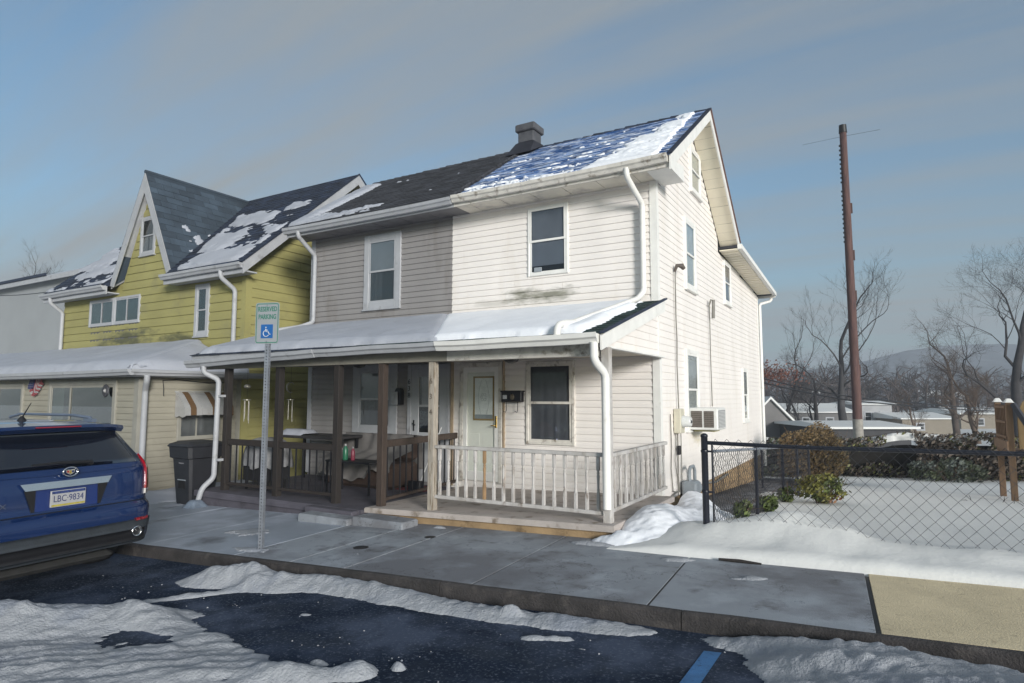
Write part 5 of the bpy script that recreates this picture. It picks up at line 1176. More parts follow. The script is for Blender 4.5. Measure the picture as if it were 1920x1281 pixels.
def t_y(y, z):      # y given to the RIGHT as positive
    w = lv(z)[2]; r = min(.9995, abs(y) / w); return math.copysign(math.asin(r ** (NE / 2)), y)
def t_x(x, z, sgn=1):
    xr, xf, w = lv(z); cx, a = (xr + xf) / 2, (xf - xr) / 2; r = max(-.999, min(.999, (cx - x) / a)); c = math.copysign(abs(r) ** (NE / 2), r); return sgn * math.acos(c)
def cpart(b, name, mat, parent=None, **k):
    b.v = [tuple(CM @ Vector(v)) for v in b.v]; return b.build(name, mat, parent or car, **k)
# body shell
zs = [.375, .40, .44, .52, .60, .66, .70, .73, .745, .755, .765, .775, .785, .86, .95, 1.0, 1.05, 1.09, 1.12, 1.145, 1.17, 1.21, 1.25, 1.31, 1.38, 1.44, 1.50, 1.53, 1.56, 1.585, 1.61, 1.63, 1.645, 1.652]
ts = []
for k in range(4):
    for q in (0, .06, .15, .28, .45, .65, .9, 1.15, 1.35, 1.48): ts.append(k * math.pi / 2 + q * (math.pi / 2) / 1.5707 if k % 2 == 0 else k * math.pi / 2 + q)
ts = sorted(set(round(t, 4) for t in ts)); n = len(ts)
b = B(); b.add([cs(t, z) for z in zs for t in ts], [(j * n + i, j * n + (i + 1) % n, (j + 1) * n + (i + 1) % n, (j + 1) * n + i) for j in range(len(zs) - 1) for i in range(n)], True)
m = len(zs); b.add([cs(t, zs[-1]) for t in ts], [tuple(range(n))], True); b.add([cs(t, zs[0]) for t in ts], [tuple(range(n - 1, -1, -1))])
body = cpart(b, 'body', paint)
def patch(name, tf, z0, z1, off, mat, nu=14, nv=6, parent=None, thick=.0, smooth=True):
    """tf(s,z)->t ; patch laid on the body surface"""
    b = B(); vs = []
    for j in range(nv + 1):
        z = z0 + (z1 - z0) * j / nv
        for i in range(nu + 1): vs.append(cs(tf(i / nu, z), z, off))
    fs = [(j * (nu + 1) + i, j * (nu + 1) + i + 1, (j + 1) * (nu + 1) + i + 1, (j + 1) * (nu + 1) + i) for j in range(nv) for i in range(nu)]
    b.add(vs, fs, smooth)
    ring = list(range(nu + 1)) + [(j + 1) * (nu + 1) - 1 for j in range(1, nv + 1)] + [nv * (nu + 1) + i for i in range(nu - 1, -1, -1)] + [j * (nu + 1) for j in range(nv - 1, 0, -1)]
    base = []
    for r in ring:
        j, i = divmod(r, nu + 1); z = z0 + (z1 - z0) * j / nv; base.append(cs(tf(i / nu, z), z, -.004))
    k = len(b.v); b.v += [tuple(v) for v in base]; L = len(ring)
    for q in range(L): b.f.append((ring[q], ring[(q + 1) % L], k + (q + 1) % L, k + q)); b.sm.append(False)
    return cpart(b, name, mat, parent)
yr = lambda y0, y1: (lambda s, z: t_y(y0 + (y1 - y0) * s, z))
# rear window, wider at its base
def rw(s, z): w = .80 - (z - 1.20) * .32; return t_y(-w + 2 * w * s, z)
patch('rear_window', rw, 1.195, 1.525, .004, carglass, 20, 6)
for sgn in (1, -1):
    patch('side_window', (lambda s, z: t_x(.62 + (z - 1.2) * .5 + s * (2.35 - (z - 1.2) * .9), z, sgn)), 1.19, 1.49, .004, carglass, 16, 5)
    patch('quarter_window', (lambda s, z: t_y(sgn * (.84 - (z - 1.2) * .34) , z) + sgn * s * .35), 1.21, 1.47, .003, carglass, 6, 5)
    # tail lights: red over a clear foot
    def tl(s, z): w = .80 + .03 * (z - .83) / .42; a = t_y(sgn * w, z); return a + s * (t_x(.42 + .1 * (z - .83), z, sgn) - a)
    tlo = patch('tail_light', tl, .90, 1.255, .022, redlens, 8, 10); patch('reverse_lens', tl, .845, .898, .02, whitelens, 8, 2, tlo)
    patch('bumper_reflector', yr(sgn * .64, sgn * .80), .585, .615, .006, redlens, 6, 1)
    # wheel arches and wheels
    for xw in (1.02, 3.83):
        cw = Vector((xw, -sgn * .80, .36))
        b = B(); mt = Matrix.Translation(cw) @ Matrix.Rotation(RAD(90), 4, 'X')
        b.lathe([(.24, -.115), (.33, -.125), (.36, -.10), (.366, -.05), (.366, .05), (.36, .10), (.33, .125), (.24, .115)], 28, mt); wh = cpart(b, 'wheel', rubber)
        b = B(); b.lathe([(.235, -.11), (.235, .11)], 24, mt)
        for q in range(10):
            r2 = mt @ Matrix.Rotation(q * math.pi / 5, 4, 'Z'); b.box(.05, .235, -.018, .018, -sgn * .0 - .09, .09, r2)
        b.lathe([(.06, -.115), (.06, .115)], 12, mt); cpart(b, 'rim', grey_metal, wh)
        b = B(); ang = [math.pi * k / 14 for k in range(15)]; yo = -sgn * .962
        b.add([(xw + .43 * math.cos(a), yo, .34 + .43 * math.sin(a)) for a in ang] + [(xw + .37 * math.cos(a), yo - sgn * .0, .34 + .37 * math.sin(a)) for a in ang], [(k, k + 1, 16 + k, 15 + k) for k in range(14)])
        b.add([(xw + .38 * math.cos(a), yo + sgn * .004, .34 + .38 * math.sin(a)) for a in ang], [tuple(range(15))]); cpart(b, 'wheel_arch', blackpl)
    # roof rail
    b = B(); b.tube([(.80, -sgn * .60, 1.60), (.86, -sgn * .60, 1.665), (1.2, -sgn * .60, 1.69), (2.3, -sgn * .57, 1.69), (2.5, -sgn * .55, 1.65)], .018, 6); b.box(.78, .95, -sgn * .60 - .025, -sgn * .60 + .025, 1.60, 1.655); cpart(b, 'roof_rail', M('rail_silver', (.2, .24, .32), .35, .1, 9, metal=.6))
    # mirror
    b = B(); b.bev(2.95, 3.08, -sgn * 1.08 - .1, -sgn * 1.08 + .1, 1.08, 1.22, .03); cpart(b, 'door_mirror', paint)
    # exhaust
    mt = Matrix.Translation((-.012, -sgn * .66, .475)) @ Matrix.Rotation(RAD(90), 4, 'Y'); b = B()
    b.lathe([(.036, .10), (.040, 0), (.052, -.012), (.056, 0), (.056, .2)], 18, mt); ex = cpart(b, 'exhaust_tip', chrome); b = B(); b.lathe([(.039, .02), (.038, .03)], 16, mt); cpart(b, 'exhaust_bore', blackpl, ex)
# lower bumper
patch('bumper_trim', yr(-.93, .93), .50, .60, .006, greypl, 26, 3); patch('bumper_valance', yr(-.90, .90), .385, .498, .004, blackpl, 26, 3); patch('lower_lip', yr(-.88, .88), .36, .384, .01, greypl, 26, 1)
b = B(); b.bev(.16, .7, -.55, .55, .21, .30, .04); cpart(b, 'muffler', M('muffler_steel', (.03, .03, .03), .6, .25, 7))
# hatch: shut lines, chrome bar, plate recess, plate
for sgn in (1, -1):
    b = B(); b.tube([cs(t_y(sgn * .83, z), z, .002) for z in (.79, .86, .95, 1.05, 1.15, 1.20)], .004, 4); cpart(b, 'shut_line', blackpl)
b = B(); b.tube([cs(t_y(-.93 + 1.86 * k / 30, .785), .787, .002) for k in range(31)], .006, 4); cpart(b, 'shut_line', blackpl)
b = B(); b.tube([cs(t_y(-.84 + 1.68 * k / 30, 1.14), 1.135 + .02 * abs(k / 15 - 1) ** 2, .003) for k in range(31)], .004, 4); cpart(b, 'crease', paint)
bp = [(-.415, 1.085), (.415, 1.085), (.375, 1.02), (-.375, 1.02)]       # right-hand coordinates
b = B(); b.prism([(lv(z)[0] - .035, -y, z) for y, z in bp], (.05, 0, 0)); cpart(b, 'chrome_bar', chrome)
b = B(); b.prism([(lv(z)[0] - .006, -y, z) for y, z in ((-.365, 1.019), (.365, 1.019), (.31, .815), (-.31, .815))], (.02, 0, 0)); rec = cpart(b, 'plate_recess', M('recess_blue', (.004, .02, .12), .3, .1, 3, coat=.8))
for sgn in (1, -1):
    b = B(); b.prism([(.068, -sgn * y, z) for y, z in ((.375, 1.019), (.31, .815), (.285, .815), (.285, 1.019))], (.02, 0, 0)); cpart(b, 'recess_side', blackpl, rec)
b = B(); b.bev(.052, .075, -.158, .158, .838, .995, .004); pl_ = cpart(b, 'licence_plate', M('plate_white', (.36, .36, .37), .45, .06, 20))
FP = Fr(CM @ Vector((.052, 0, 0)), (CM.to_3x3() @ Vector((0, -1, 0))))
b = B(); FP.box(b, -.15, .15, .0005, .0018, .965, .99); b.build('plate_band', M('plate_blue', (.03, .05, .16), .5, .5, 60), pl_)
b = B(); FP.box(b, -.15, .15, .0005, .0018, .846, .862); b.build('plate_band', M('plate_yellow', (.38, .32, .05), .5, .2, 40), pl_)
text(pl_, 'LBC\u00b79834', .088, FP, 0, .001, .914, M('plate_blue_ink', (.03, .04, .13), .5), .001, 'plate_lettering', sx=.78)
# emblem: wreath ring with a crest
FE = Fr(CM @ Vector((.085, 0, 0)), (CM.to_3x3() @ Vector((0, -1, 0))))
b = B(); b.tube([FE.p(.004 + .066 * math.cos(a), .03, 1.165 + .044 * math.sin(a)) for a in [k * math.pi / 12 for k in range(25)]], .008, 6); em = b.build('emblem', chrome, car)
b = B(); b.prism([FE.p(.004 + u, .026, 1.165 + v) for u, v in ((-.042, .022), (.042, .022), (.034, -.008), (0, -.028), (-.034, -.008))], FE.N * .006); b.build('crest', M('crest_silver', (.5, .48, .40), .3, .6, 60, metal=.7), em)
for k, cc in enumerate(((.3, .02, .02), (.3, .22, .04), (.02, .03, .12))):
    b = B(); FE.box(b, -.028 + k * .022, -.010 + k * .022, .032, .034, 1.158 - (k % 2) * .01, 1.178); b.build('crest_field', M('crest_%d' % k, cc, .4), em)
text(car, 'SRX', .062, FE, -.58, .004, .90, chrome, .003, 'model_lettering', sx=1.25)
# spoiler, brake light, wiper, antenna
b = B(); vs = []
for k in range(17):
    y = -.72 + 1.44 * k / 16; e = (abs(y) / .72) ** 4
    vs += [(.30 + .12 * e, y, 1.585 - .03 * e), (.34 + .10 * e, y, 1.615 - .03 * e), (.75, y * .93, 1.632 - .04 * e), (.62, y * .93, 1.545 - .03 * e), (.36 + .10 * e, y, 1.545 - .03 * e)]
b.add(vs, [(k * 5 + i, k * 5 + (i + 1) % 5, (k + 1) * 5 + (i + 1) % 5, (k + 1) * 5 + i) for k in range(16) for i in range(5)] + [(0, 1, 2, 3, 4), (84, 83, 82, 81, 80)]); spl = cpart(b, 'spoiler', paint)
patch('spoiler_underside', (lambda s, z: t_y(-.72 + 1.44 * s, z)), 1.527, 1.55, .05, blackpl, 16, 1)
b = B(); b.bev(.291, .31, -.21, .21, 1.592, 1.604, .003); cpart(b, 'brake_light', redlens, spl)
b = B(); b.tube([(.165, -.25, 1.235), (.14, .05, 1.255), (.145, .30, 1.25)], [.022, .016, .008], 6); b.lathe([(.03, 0), (.032, .02), (.02, .035)], 10, Matrix.Translation((.19, -.25, 1.225)) @ Matrix.Rotation(RAD(-90), 4, 'Y')); cpart(b, 'rear_wiper', blackpl)
b = B(); b.lathe([(.05, 0), (.035, .03), (.012, .06)], 8, Matrix.Translation((.98, .02, 1.64))); b.tube([(.98, .02, 1.68), (.90, -.02, 1.84)], [.008, .004], 5); cpart(b, 'antenna', blackpl)
# headlamps and grille at the unseen front
for sgn in (1, -1): patch('headlamp', (lambda s, z: math.pi * sgn - sgn * (t_y(.55 + .3 * s, z))), .75, .92, .006, whitelens, 6, 3)
# ------------------------------------------------------------------ snow in the street
def bl(X, Y, cx, cy, rx, ry, ang, h):
    c, s = math.cos(ang), math.sin(ang); u = (X - cx) * c + (Y - cy) * s; v = -(X - cx) * s + (Y - cy) * c
    return h * np.exp(-((u / rx) ** 2 + (v / ry) ** 2) ** 1.3)
xs = np.arange(-8.2, 2.6, .02); ys = np.arange(1.0, 4.98, .02); X, Y = np.meshgrid(xs, ys)
ky = 4.73 + .052 * X
H = np.zeros_like(X) - .05
# long heap behind the car, heap by the sign, strip along the kerb, heap at the right
H += bl(X, Y, -5.75, 2.72, 1.0, .27, RAD(36), .15) + bl(X, Y, -6.35, 2.2, .6, .30, RAD(25), .14)
H += bl(X, Y, -5.62, 4.08, .50, .22, RAD(25), .20) + bl(X, Y, -5.1, 4.12, .35, .2, 0, .12) + bl(X, Y, -5.55, 3.55, .7, .10, RAD(50), .07)
strip = .125 * np.exp(-((Y - ky + .17 + .05 * np.sin(X * 1.7)) / .20) ** 2) * np.clip((X + 5.1) / .3, 0, 1) * (.55 + .9 * vn(X * 1.3, X * 0, 4)); H += strip * (1 - .65 * np.exp(-((X + 1.25) / .5) ** 2))
H += bl(X, Y, .55, 4.05, 1.0, .36, RAD(6), .24) + bl(X, Y, -.25, 4.28, .5, .16, RAD(4), .13) + bl(X, Y, 1.6, 3.6, .9, .6, 0, .28) + bl(X, Y, .4, 3.3, .5, .35, 0, .2)
# packed streaks and crumbs in the lower left
st = fbm((X * .75 + Y * .65) * .9, (-X * .65 + Y * .75) * 5.5, 31, 4)
reg = np.exp(-(((X + 4.9) / 1.25) ** 2 + ((Y - 2.15) / .62) ** 2) ** 1.5) + .8 * np.exp(-(((X + 3.9) / .75) ** 2 + ((Y - 2.72) / .34) ** 2) ** 2) + .75 * np.exp(-(((X + 4.75) / .8) ** 2 + ((Y - 3.02) / .16) ** 2) ** 2)
H += np.clip(reg, 0, 1) * (.075 + .06 * (st - .35) + .005 * np.sin((X * .66 - Y * .75) * 46 + 4 * fbm(X * 2, Y * 2, 41)))
H += bl(X, Y, -2.92, 3.05, .16, .13, 0, .11) + bl(X, Y, -2.72, 3.22, .07, .05, 0, .09) + bl(X, Y, -3.2, 2.85, .28, .12, RAD(20), .10) + bl(X, Y, -3.25, 3.05, .1, .05, 0, .07)
for (cx, cy, r) in ((-2.2, 4.05, .13), (-1.98, 4.12, .07), (-1.8, 4.02, .05), (-2.55, 4.35, .06), (-4.1, 3.7, .07)): H += bl(X, Y, cx, cy, r * 1.5, r * .6, RAD(20), .060)
n1 = fbm(X * 5, Y * 5, 3, 5) - .48; n2 = fbm(X * 15, Y * 15, 5, 3) - .44
amp = np.clip((H + .05) / .08, 0, 1)
H = H + amp * (n1 * .06 + n2 * .035 + (np.abs(2 * fbm(X * 7, Y * 7, 23, 3) - .9) - .2) * .03 + (fbm(X * 30, Y * 30, 15, 2) - .38) * .022) * (.6 + 2.2 * np.clip(H, 0, .3))
H = np.where(Y > ky - .012, -1, H)
keep = H > 0
Zr = np.vectorize(sidewalk_z)(X) - .13
o = grid_mesh('ploughed_snow', xs, ys, np.where(keep, Zr + np.maximum(H, 0) + .002, Zr - .02), snow_street, keep, kind='stuff'); tag(o, 'grey ploughed snow heaped along the kerb and behind the car', 'snow')
# crumbs of snow
rng = random.Random(12); b = B()
for k in range(150):
    q = rng.random()
    if q < .45: x, y = rng.gauss(-5.6, .9), rng.gauss(3.3, .6)
    elif q < .7: x, y = rng.gauss(-3.0, .35), rng.gauss(3.1, .2)
    else: x = rng.uniform(-5, 2); y = kerb_y(x) - abs(rng.gauss(.25, .3))
    if y > kerb_y(x) - .05 or y < 1.3: continue
    r = rng.uniform(.003, .010); z = sidewalk_z(x) - .13
    vs = [(x + r * rng.uniform(.7, 1.2) * math.cos(a), y + r * rng.uniform(.7, 1.2) * math.sin(a), z) for a in [i * 1.0472 for i in range(6)]] + [(x + r * .5 * math.cos(a), y + r * .5 * math.sin(a), z + r * rng.uniform(.5, .9)) for a in [i * 1.0472 for i in range(6)]]
    b.add(vs, [(i, (i + 1) % 6, 6 + (i + 1) % 6, 6 + i) for i in range(6)] + [tuple(range(6, 12))])
tag(b.build('snow_crumbs', snow_street, kind='stuff'), 'loose crumbs of snow scattered on the asphalt', 'snow')
# heap in the bright snow colour at the foot of the white house
xs = np.arange(-3.05, -1.45, .025); ys = np.arange(6.35, 11.2, .025); X, Y = np.meshgrid(xs, ys)
H = bl(X, Y, -2.2, 8.3, .55, 1.4, 0, .27) + bl(X, Y, -2.35, 7.3, .45, .65, RAD(10), .20) + bl(X, Y, -2.45, 9.6, .3, .5, 0, .28) + bl(X, Y, -2.62, 6.62, .25, .16, 0, .09) - .06
H += (fbm(X * 4, Y * 4, 3, 4) - .45) * .10 * np.clip((H + .05) / .1, 0, 1) + (fbm(X * 12, Y * 12, 8, 3) - .44) * .05 * np.clip((H + .05) / .1, 0, 1)
H = np.where((X < -2.60) & (Y > 6.64), -1, H)
H = np.where((X < -2.50) & (Y > 9.7) & (Y < 10.3), np.minimum(H, .1), H)
keep = H > 0; Zr = gz(X, Y)
o = grid_mesh('snow_heap', xs, ys, np.where(keep, Zr + H, Zr - .02), snow_bright, keep, kind='stuff'); tag(o, 'bright white snow heaped against the porch end and gas meter', 'snow')
# dimmed snow along the annex and a film by the downspout
xs = np.arange(-11.95, -10.2, .05); ys = np.arange(6.2, 8.8, .05); X, Y = np.meshgrid(xs, ys)
H = .16 * np.exp(-((X + 11.75) / .5) ** 2) + .10 * (fbm(X * 2, Y * 2, 6) - .55); keep = H > 0
o = grid_mesh('snow_heap', xs, ys, np.where(keep, np.vectorize(sidewalk_z)(X) + H, -1.), snow_dimmed, keep, kind='stuff'); tag(o, 'dimmed snow lying along the foot of the annex wall', 'snow')
# thin leftovers of snow on the slabs
xs = np.arange(-7.6, -.2, .025); ys = np.arange(4.5, 6.6, .025); X, Y = np.meshgrid(xs, ys)
H = bl(X, Y, -6.15, 4.72, .42, .10, RAD(10), .055) + bl(X, Y, -1.72, 6.15, .22, .10, RAD(30), .05) + bl(X, Y, -2.75, 6.45, .30, .10, 0, .06) + bl(X, Y, -1.0, 5.75, .22, .08, RAD(20), .038) + bl(X, Y, -4.9, 6.55, .12, .05, 0, .05) + bl(X, Y, -7.1, 5.4, .5, .35, 0, .035) + bl(X, Y, -5.0, 5.0, .3, .07, RAD(8), .035)
H = H * (.2 + 1.6 * fbm(X * 6, Y * 9, 77, 4)) - .030; keep = (H > 0) & (Y > 4.82 + .052 * X); Zr = np.vectorize(sidewalk_z)(X)
o = grid_mesh('snow_patches', xs, ys, np.where(keep, Zr + .006 + H * .5, Zr - .02), snow_street, keep, kind='stuff'); tag(o, 'thin leftover snow patches on the sidewalk slabs', 'snow')
# wet path between fence and house
b = B(); pts = [(-2.76, 9.6), (-1.62, 8.2), (-1.5, 10.5), (-1.35, 13.6), (-1.6, 18), (-2.76, 18.2)]
cx_ = np.linspace(-2.76, -1.5, 14); cy_ = np.linspace(9.0, 18.2, 60); X, Y = np.meshgrid(cx_, cy_); X = X + .03 * (Y - 9) * (X + 2.76) / 1.26
grid_mesh('path', cx_, cy_, gz(X, Y) + .075 + .02 * (fbm(X * 3, Y * 3, 2) - .5), M('wet_gravel_path', (.05, .05, .055), .7, .3, 3, .6, 30, dirt=[((.24, .25, .28), 1.3, .52, .9)]), kind='structure')
# wood scraps on the sidewalk edge
for x, y, l, a, lab in ((-1.50, 6.33, .10, .2, 'short brown stick lying at the snow edge of the sidewalk'), (-1.18, 6.25, .19, .05, 'long brown stick lying at the snow edge of the sidewalk')):
    m = Matrix.Translation((x, y, sidewalk_z(x) + .012)) @ Matrix.Rotation(a, 4, 'Z'); tag(B().tube([m @ Vector((-l, 0, 0)), m @ Vector((0, .005, .004)), m @ Vector((l, 0, 0))], [.012, .017, .010], 6).build('stick', old_wood), lab, 'stick')
for x, y, r, lab in ((-5.05, 5.30, .085, 'iron water cover near the parking sign slab joint'), (-4.66, 6.05, .07, 'iron water cover near the stepping stones')):
    tag(B().lathe([(r, sidewalk_z(x) - .01), (r, sidewalk_z(x) + .003), (r * .7, sidewalk_z(x) + .006)], 18, Matrix.Translation((x, y, 0))).build('water_cover', M('iron_cover', (.018, .018, .02), .6, .3, 30)), lab, 'cover')

# ------------------------------------------------------------------ plants
def tree(name, label, base, height, r0, seed, spread=.5, bark=None, levels=5, first=.3, lean=(0, 0), up=.25, group='bare trees behind the yard', twig=1., nb=(3, 5), forks=None, trunk_frac=.55):
    rng = random.Random(seed); root = thing(name, label, 'tree', base, group); tb_, cb_ = B(), B(); base = Vector(base)
    def branch(p, d, L, r, lvl, b):
        ns = 7 if lvl == 0 else (5 if lvl < 3 else 3); pts = [p]; rs = [r]; dd = d.copy()
        for k in range(ns):
            j = .10 if lvl == 0 else .26
            dd = (dd + Vector((rng.gauss(0, j), rng.gauss(0, j), rng.gauss(0, j * .7) + (up * .3 if lvl else .05)))).normalized()
            pts.append(pts[-1] + dd * (L / ns)); rs.append(r * (1 - (k + 1) / ns * (.62 if lvl < levels else .9)))
        b.tube(pts, rs, 7 if lvl == 0 else (5 if lvl < 3 else 3), cap=False)
        if lvl >= levels: return
        n = rng.randint(*nb) + (2 if lvl == 0 else 0)
        for k in range(n):
            t = first + (1 - first) * (k + rng.random() * .8) / n if lvl == 0 else .25 + .75 * (k + rng.random()) / n
            i = min(ns - 1, int(t * ns)); q = pts[i].lerp(pts[i + 1], t * ns - i); a = rng.uniform(0, 6.283); sp = rng.uniform(.55, 1.15) * spread * 1.6
            ax = pts[i + 1] - pts[i]; ax.normalize(); o1 = ax.orthogonal().normalized(); o2 = ax.cross(o1)
            nd = (ax + (o1 * math.cos(a) + o2 * math.sin(a)) * sp + Vector((0, 0, up))).normalized()
            branch(q, nd, L * rng.uniform(.45, .68) * (1.0 if lvl else .9), max(.004, rs[i] * rng.uniform(.32, .52)), lvl + 1, cb_)
        branch(pts[-1], dd, L * (.5 if lvl else .62), rs[-1], lvl + 1, cb_)
    branch(base - Vector((0, 0, .1)), Vector((lean[0], lean[1], 1)).normalized(), height * trunk_frac, r0, 0, tb_)
    bk = bark or M('bare_bark', (.045, .042, .045), .9, .3, 3)
    tb_.build('trunk', bk, root); cb_.build('crown', bk, root, kind='stuff'); return root
def base_at(px, depth):
    p = at(px, 760, depth); return Vector((p.x, p.y, ground_z(p.x, p.y)))
bark_g = M('grey_bark', (.06, .058, .062), .9, .3, 2); bark_b = M('brown_bark', (.075, .058, .05), .9, .3, 2)
tree('bare_tree', 'slim bare tree with an upright crown just beyond the white house corner', base_at(1462, 44), 8.6, .17, 3, .42, levels=4, first=.35, up=.35)
tree('bare_tree', 'crooked many-branched bare tree between the slim tree and the utility pole', base_at(1527, 40), 6.6, .20, 21, .7, levels=5, first=.3, up=.12, nb=(3, 4))
tree('bare_tree', 'tallest bare tree with a thick pale trunk right behind the utility pole', base_at(1579, 38), 11.0, .30, 14, .42, bark=bark_g, levels=5, first=.42, up=.3, lean=(-.02, 0), nb=(3, 4))
tree('bare_tree', 'low spreading bare tree left of the utility pole above the hedge', base_at(1505, 52), 6.5, .16, 33, .75, levels=4, first=.3, up=.1)
tree('bare_tree', 'broad bare tree with long spreading limbs behind the play tower', base_at(1908, 34), 15.5, .32, 45, .65, levels=5, first=.22, up=.22, nb=(3, 5))
tree('bare_tree', 'wide bare tree with arching twigs standing on the slope', base_at(1790, 46), 9.5, .26, 52, .8, bark=bark_b, levels=5, first=.15, up=.12, nb=(3, 5))
tree('bare_tree', 'rounded brown twiggy tree in front of the distant hill', base_at(1830, 40), 6.0, .20, 61, .75, bark=M('tan_twigs', (.12, .085, .065), .9, .25, 2), levels=5, first=.12, up=.2, nb=(4, 5))
tree('bare_tree', 'small brown scrub tree behind the ivy hedge', base_at(1715, 48), 4.6, .12, 75, .8, bark=M('tan_twigs', (.12, .085, .065)), levels=5, first=.1, up=.15, nb=(3, 4))
tree('bare_tree', 'small bare tree peeping over the pale building roof', at(70, 540, 48) - Vector((0, 0, 3)), 6.5, .1, 81, .5, levels=4, first=.3)

def leaves(b, pts, s0, s1, rng, flat=0.):
    for p in pts:
        s = rng.uniform(s0, s1); a = Vector((rng.gauss(0, 1), rng.gauss(0, 1), rng.gauss(0, 1))).normalized(); c = a.orthogonal().normalized(); d = a.cross(c)
        p = Vector(p); b.add([p - c * s, p + d * s * .5, p + c * s, p - d * s * .5], [(0, 1, 2, 3)])
def leafmat(name, cols, rough=.6):
    m = M(name, cols[0], rough, .25, 1.5, col2=cols[1], island=.45); return m
# ivy hedge along the back of the yard
hx0, hx1, hy = -3.2, 16.0, 20.5
hedge = thing('hedge', 'long overgrown ivy hedge with a line of snow on top behind the yard', 'hedge', (5, hy, ground_z(5, hy)))
rng = random.Random(91); b = B(); b2 = B(); b3 = B(); pts = []; pts2 = []; pts3 = []; tw = []
def htop(x): return ground_z(x, hy) + 1.12 + .05 * math.sin(x * 1.3) + .07 * math.sin(x * .47 + 1) + .05 * math.sin(x * 3.1) + .10 * float(fbm(x * 2.5, .3, 5))
for k in range(42000):
    x = rng.uniform(hx0, hx1); gzv = ground_z(x, hy); t = htop(x); z = gzv + (t - gzv) * rng.random() ** .7; y = hy + rng.gauss(0, .33)
    if vn(x * 1.7, z * 2.2, 3) < .30: continue
    green = vn(x * .45, 7, 12) + .20 * (1 if x < -.9 else 0) - .38 * (1 if x > -.3 else 0)
    if rng.random() < .22 and vn(x * .8, z * 1.5, 44) > .5: pts3.append((x, y - .05, z))
    elif rng.random() < green: pts.append((x, y, z))
    else: pts2.append((x, y, z))
leaves(b, pts, .04, .085, rng); leaves(b2, pts2, .04, .08, rng); leaves(b3, pts3, .035, .07, rng)
b.build('dark_leaves', leafmat('ivy_dark', ((.02, .03, .018), (.065, .08, .04))), hedge, kind='stuff'); b2.build('dry_leaves', leafmat('ivy_dry', ((.07, .055, .045), (.14, .11, .085))), hedge, kind='stuff'); b3.build('bright_leaves', leafmat('ivy_bright', ((.10, .11, .035), (.17, .17, .05))), hedge, kind='stuff')
core = []
for k in range(100):
    x = hx0 + .1 + (hx1 - hx0 - .2) * k / 99; core.append((x, htop(x)))
b = B(); vs = [(x, hy + .1, z - .35) for x, z in core] + [(x, hy + .25, ground_z(x, hy) - .1) for x, z in core]; b.add(vs, [(k, k + 1, 101 + k, 100 + k) for k in range(99)]); b.v += [(v[0], v[1] + .12, v[2]) for v in vs]; b.f += [(200 + k, 300 + k, 301 + k, 201 + k) for k in range(99)] + [(k, 200 + k, 201 + k, k + 1) for k in range(99)]; b.sm += [False] * 198
b.build('stems', M('hedge_stems', (.02, .018, .016), .95, .3, 5), hedge)
def hs(X, Y):
    return .0
xs = np.arange(hx0 + .1, hx1 - .1, .06); ys = np.arange(hy - .22, hy + .34, .05); X, Y = np.meshgrid(xs, ys); T = np.vectorize(htop)(X)
H = .07 - 1.5 * np.abs(Y - hy - .03) ** 1.5 + .30 * (fbm(X * 1.6, Y * 3, 8) - .52); keep = H > 0
o = grid_mesh('snow', xs, ys, np.where(keep, T - .06 + H * .7, T - .2), snow_yard, keep, hedge); o['kind'] = 'stuff'

def bush(name, label, c, rx, rz, n, mats, seed, leaf=(.02, .045), stems=14, cut=.28, stem_mat=None, shell=.55):
    root = thing(name, label, 'bush', c); rng = random.Random(seed); c = Vector(c)
    b = B()
    for k in range(stems):
        a = rng.uniform(0, 6.283); e = rng.uniform(.3, 1.0); q = c + Vector((rx * e * math.cos(a), rx * e * math.sin(a), rz * 2 * rng.uniform(.5, .95)))
        m = c.lerp(q, .45) + Vector((0, 0, rz * .3)); b.tube([c + Vector((rng.gauss(0, .04), rng.gauss(0, .04), -.05)), m, q], [.014, .009, .003], 4, cap=False)
        for j in range(4):
            q2 = m.lerp(q, rng.random()); b.tube([q2, q2 + Vector((rng.gauss(0, .12), rng.gauss(0, .12), rng.uniform(.0, .2)))], [.005, .002], 3, cap=False)
    b.build('stems', stem_mat or M('bush_stems', (.10, .07, .05), .9, .3, 5), root, kind='stuff')
    bs = [B() for _ in mats]
    for k in range(n):
        while True:
            v = Vector((rng.uniform(-1, 1), rng.uniform(-1, 1), rng.uniform(-1, 1)))
            if v.length < 1 and (v.length > shell or rng.random() < .35): break
        p = c + Vector((v.x * rx, v.y * rx, rz + v.z * rz * (1 + .15 * math.sin(v.x * 5)))); 
        if vn(p.x * 6 + 50, p.z * 6 + p.y * 4 + 50, seed) < cut: continue
        w = vn(p.x * 3 + 20, p.z * 4 + 20, seed + 3); leaves(bs[min(len(mats) - 1, int(w * len(mats) * 1.1))], [p], leaf[0], leaf[1], rng)
    for q, m in zip(bs, mats): q.build('foliage', m, root, kind='stuff')
    return root
yb = ong(1540, 952)
bush('bush', 'low yellow green shrub with red tips in the snowy yard behind the fence', (yb.x, yb.y, ground_z(yb.x, yb.y) + .1), .44, .22, 2000, [leafmat('shrub_red', ((.17, .06, .025), (.24, .12, .04))), leafmat('shrub_yellow', ((.16, .16, .03), (.24, .22, .05))), leafmat('shrub_green', ((.07, .10, .025), (.14, .16, .04)))], 5)
t2 = ong(1525, 912)
bush('bush', 'tall rounded tan ornamental bush dried for winter near the hedge', (t2.x, t2.y, ground_z(t2.x, t2.y)), .78, .74, 7000, [leafmat('tan_dry', ((.20, .13, .06), (.27, .19, .09))), leafmat('tan_dry2', ((.15, .10, .045), (.23, .16, .08)))], 9, (.02, .05), 30, .2)
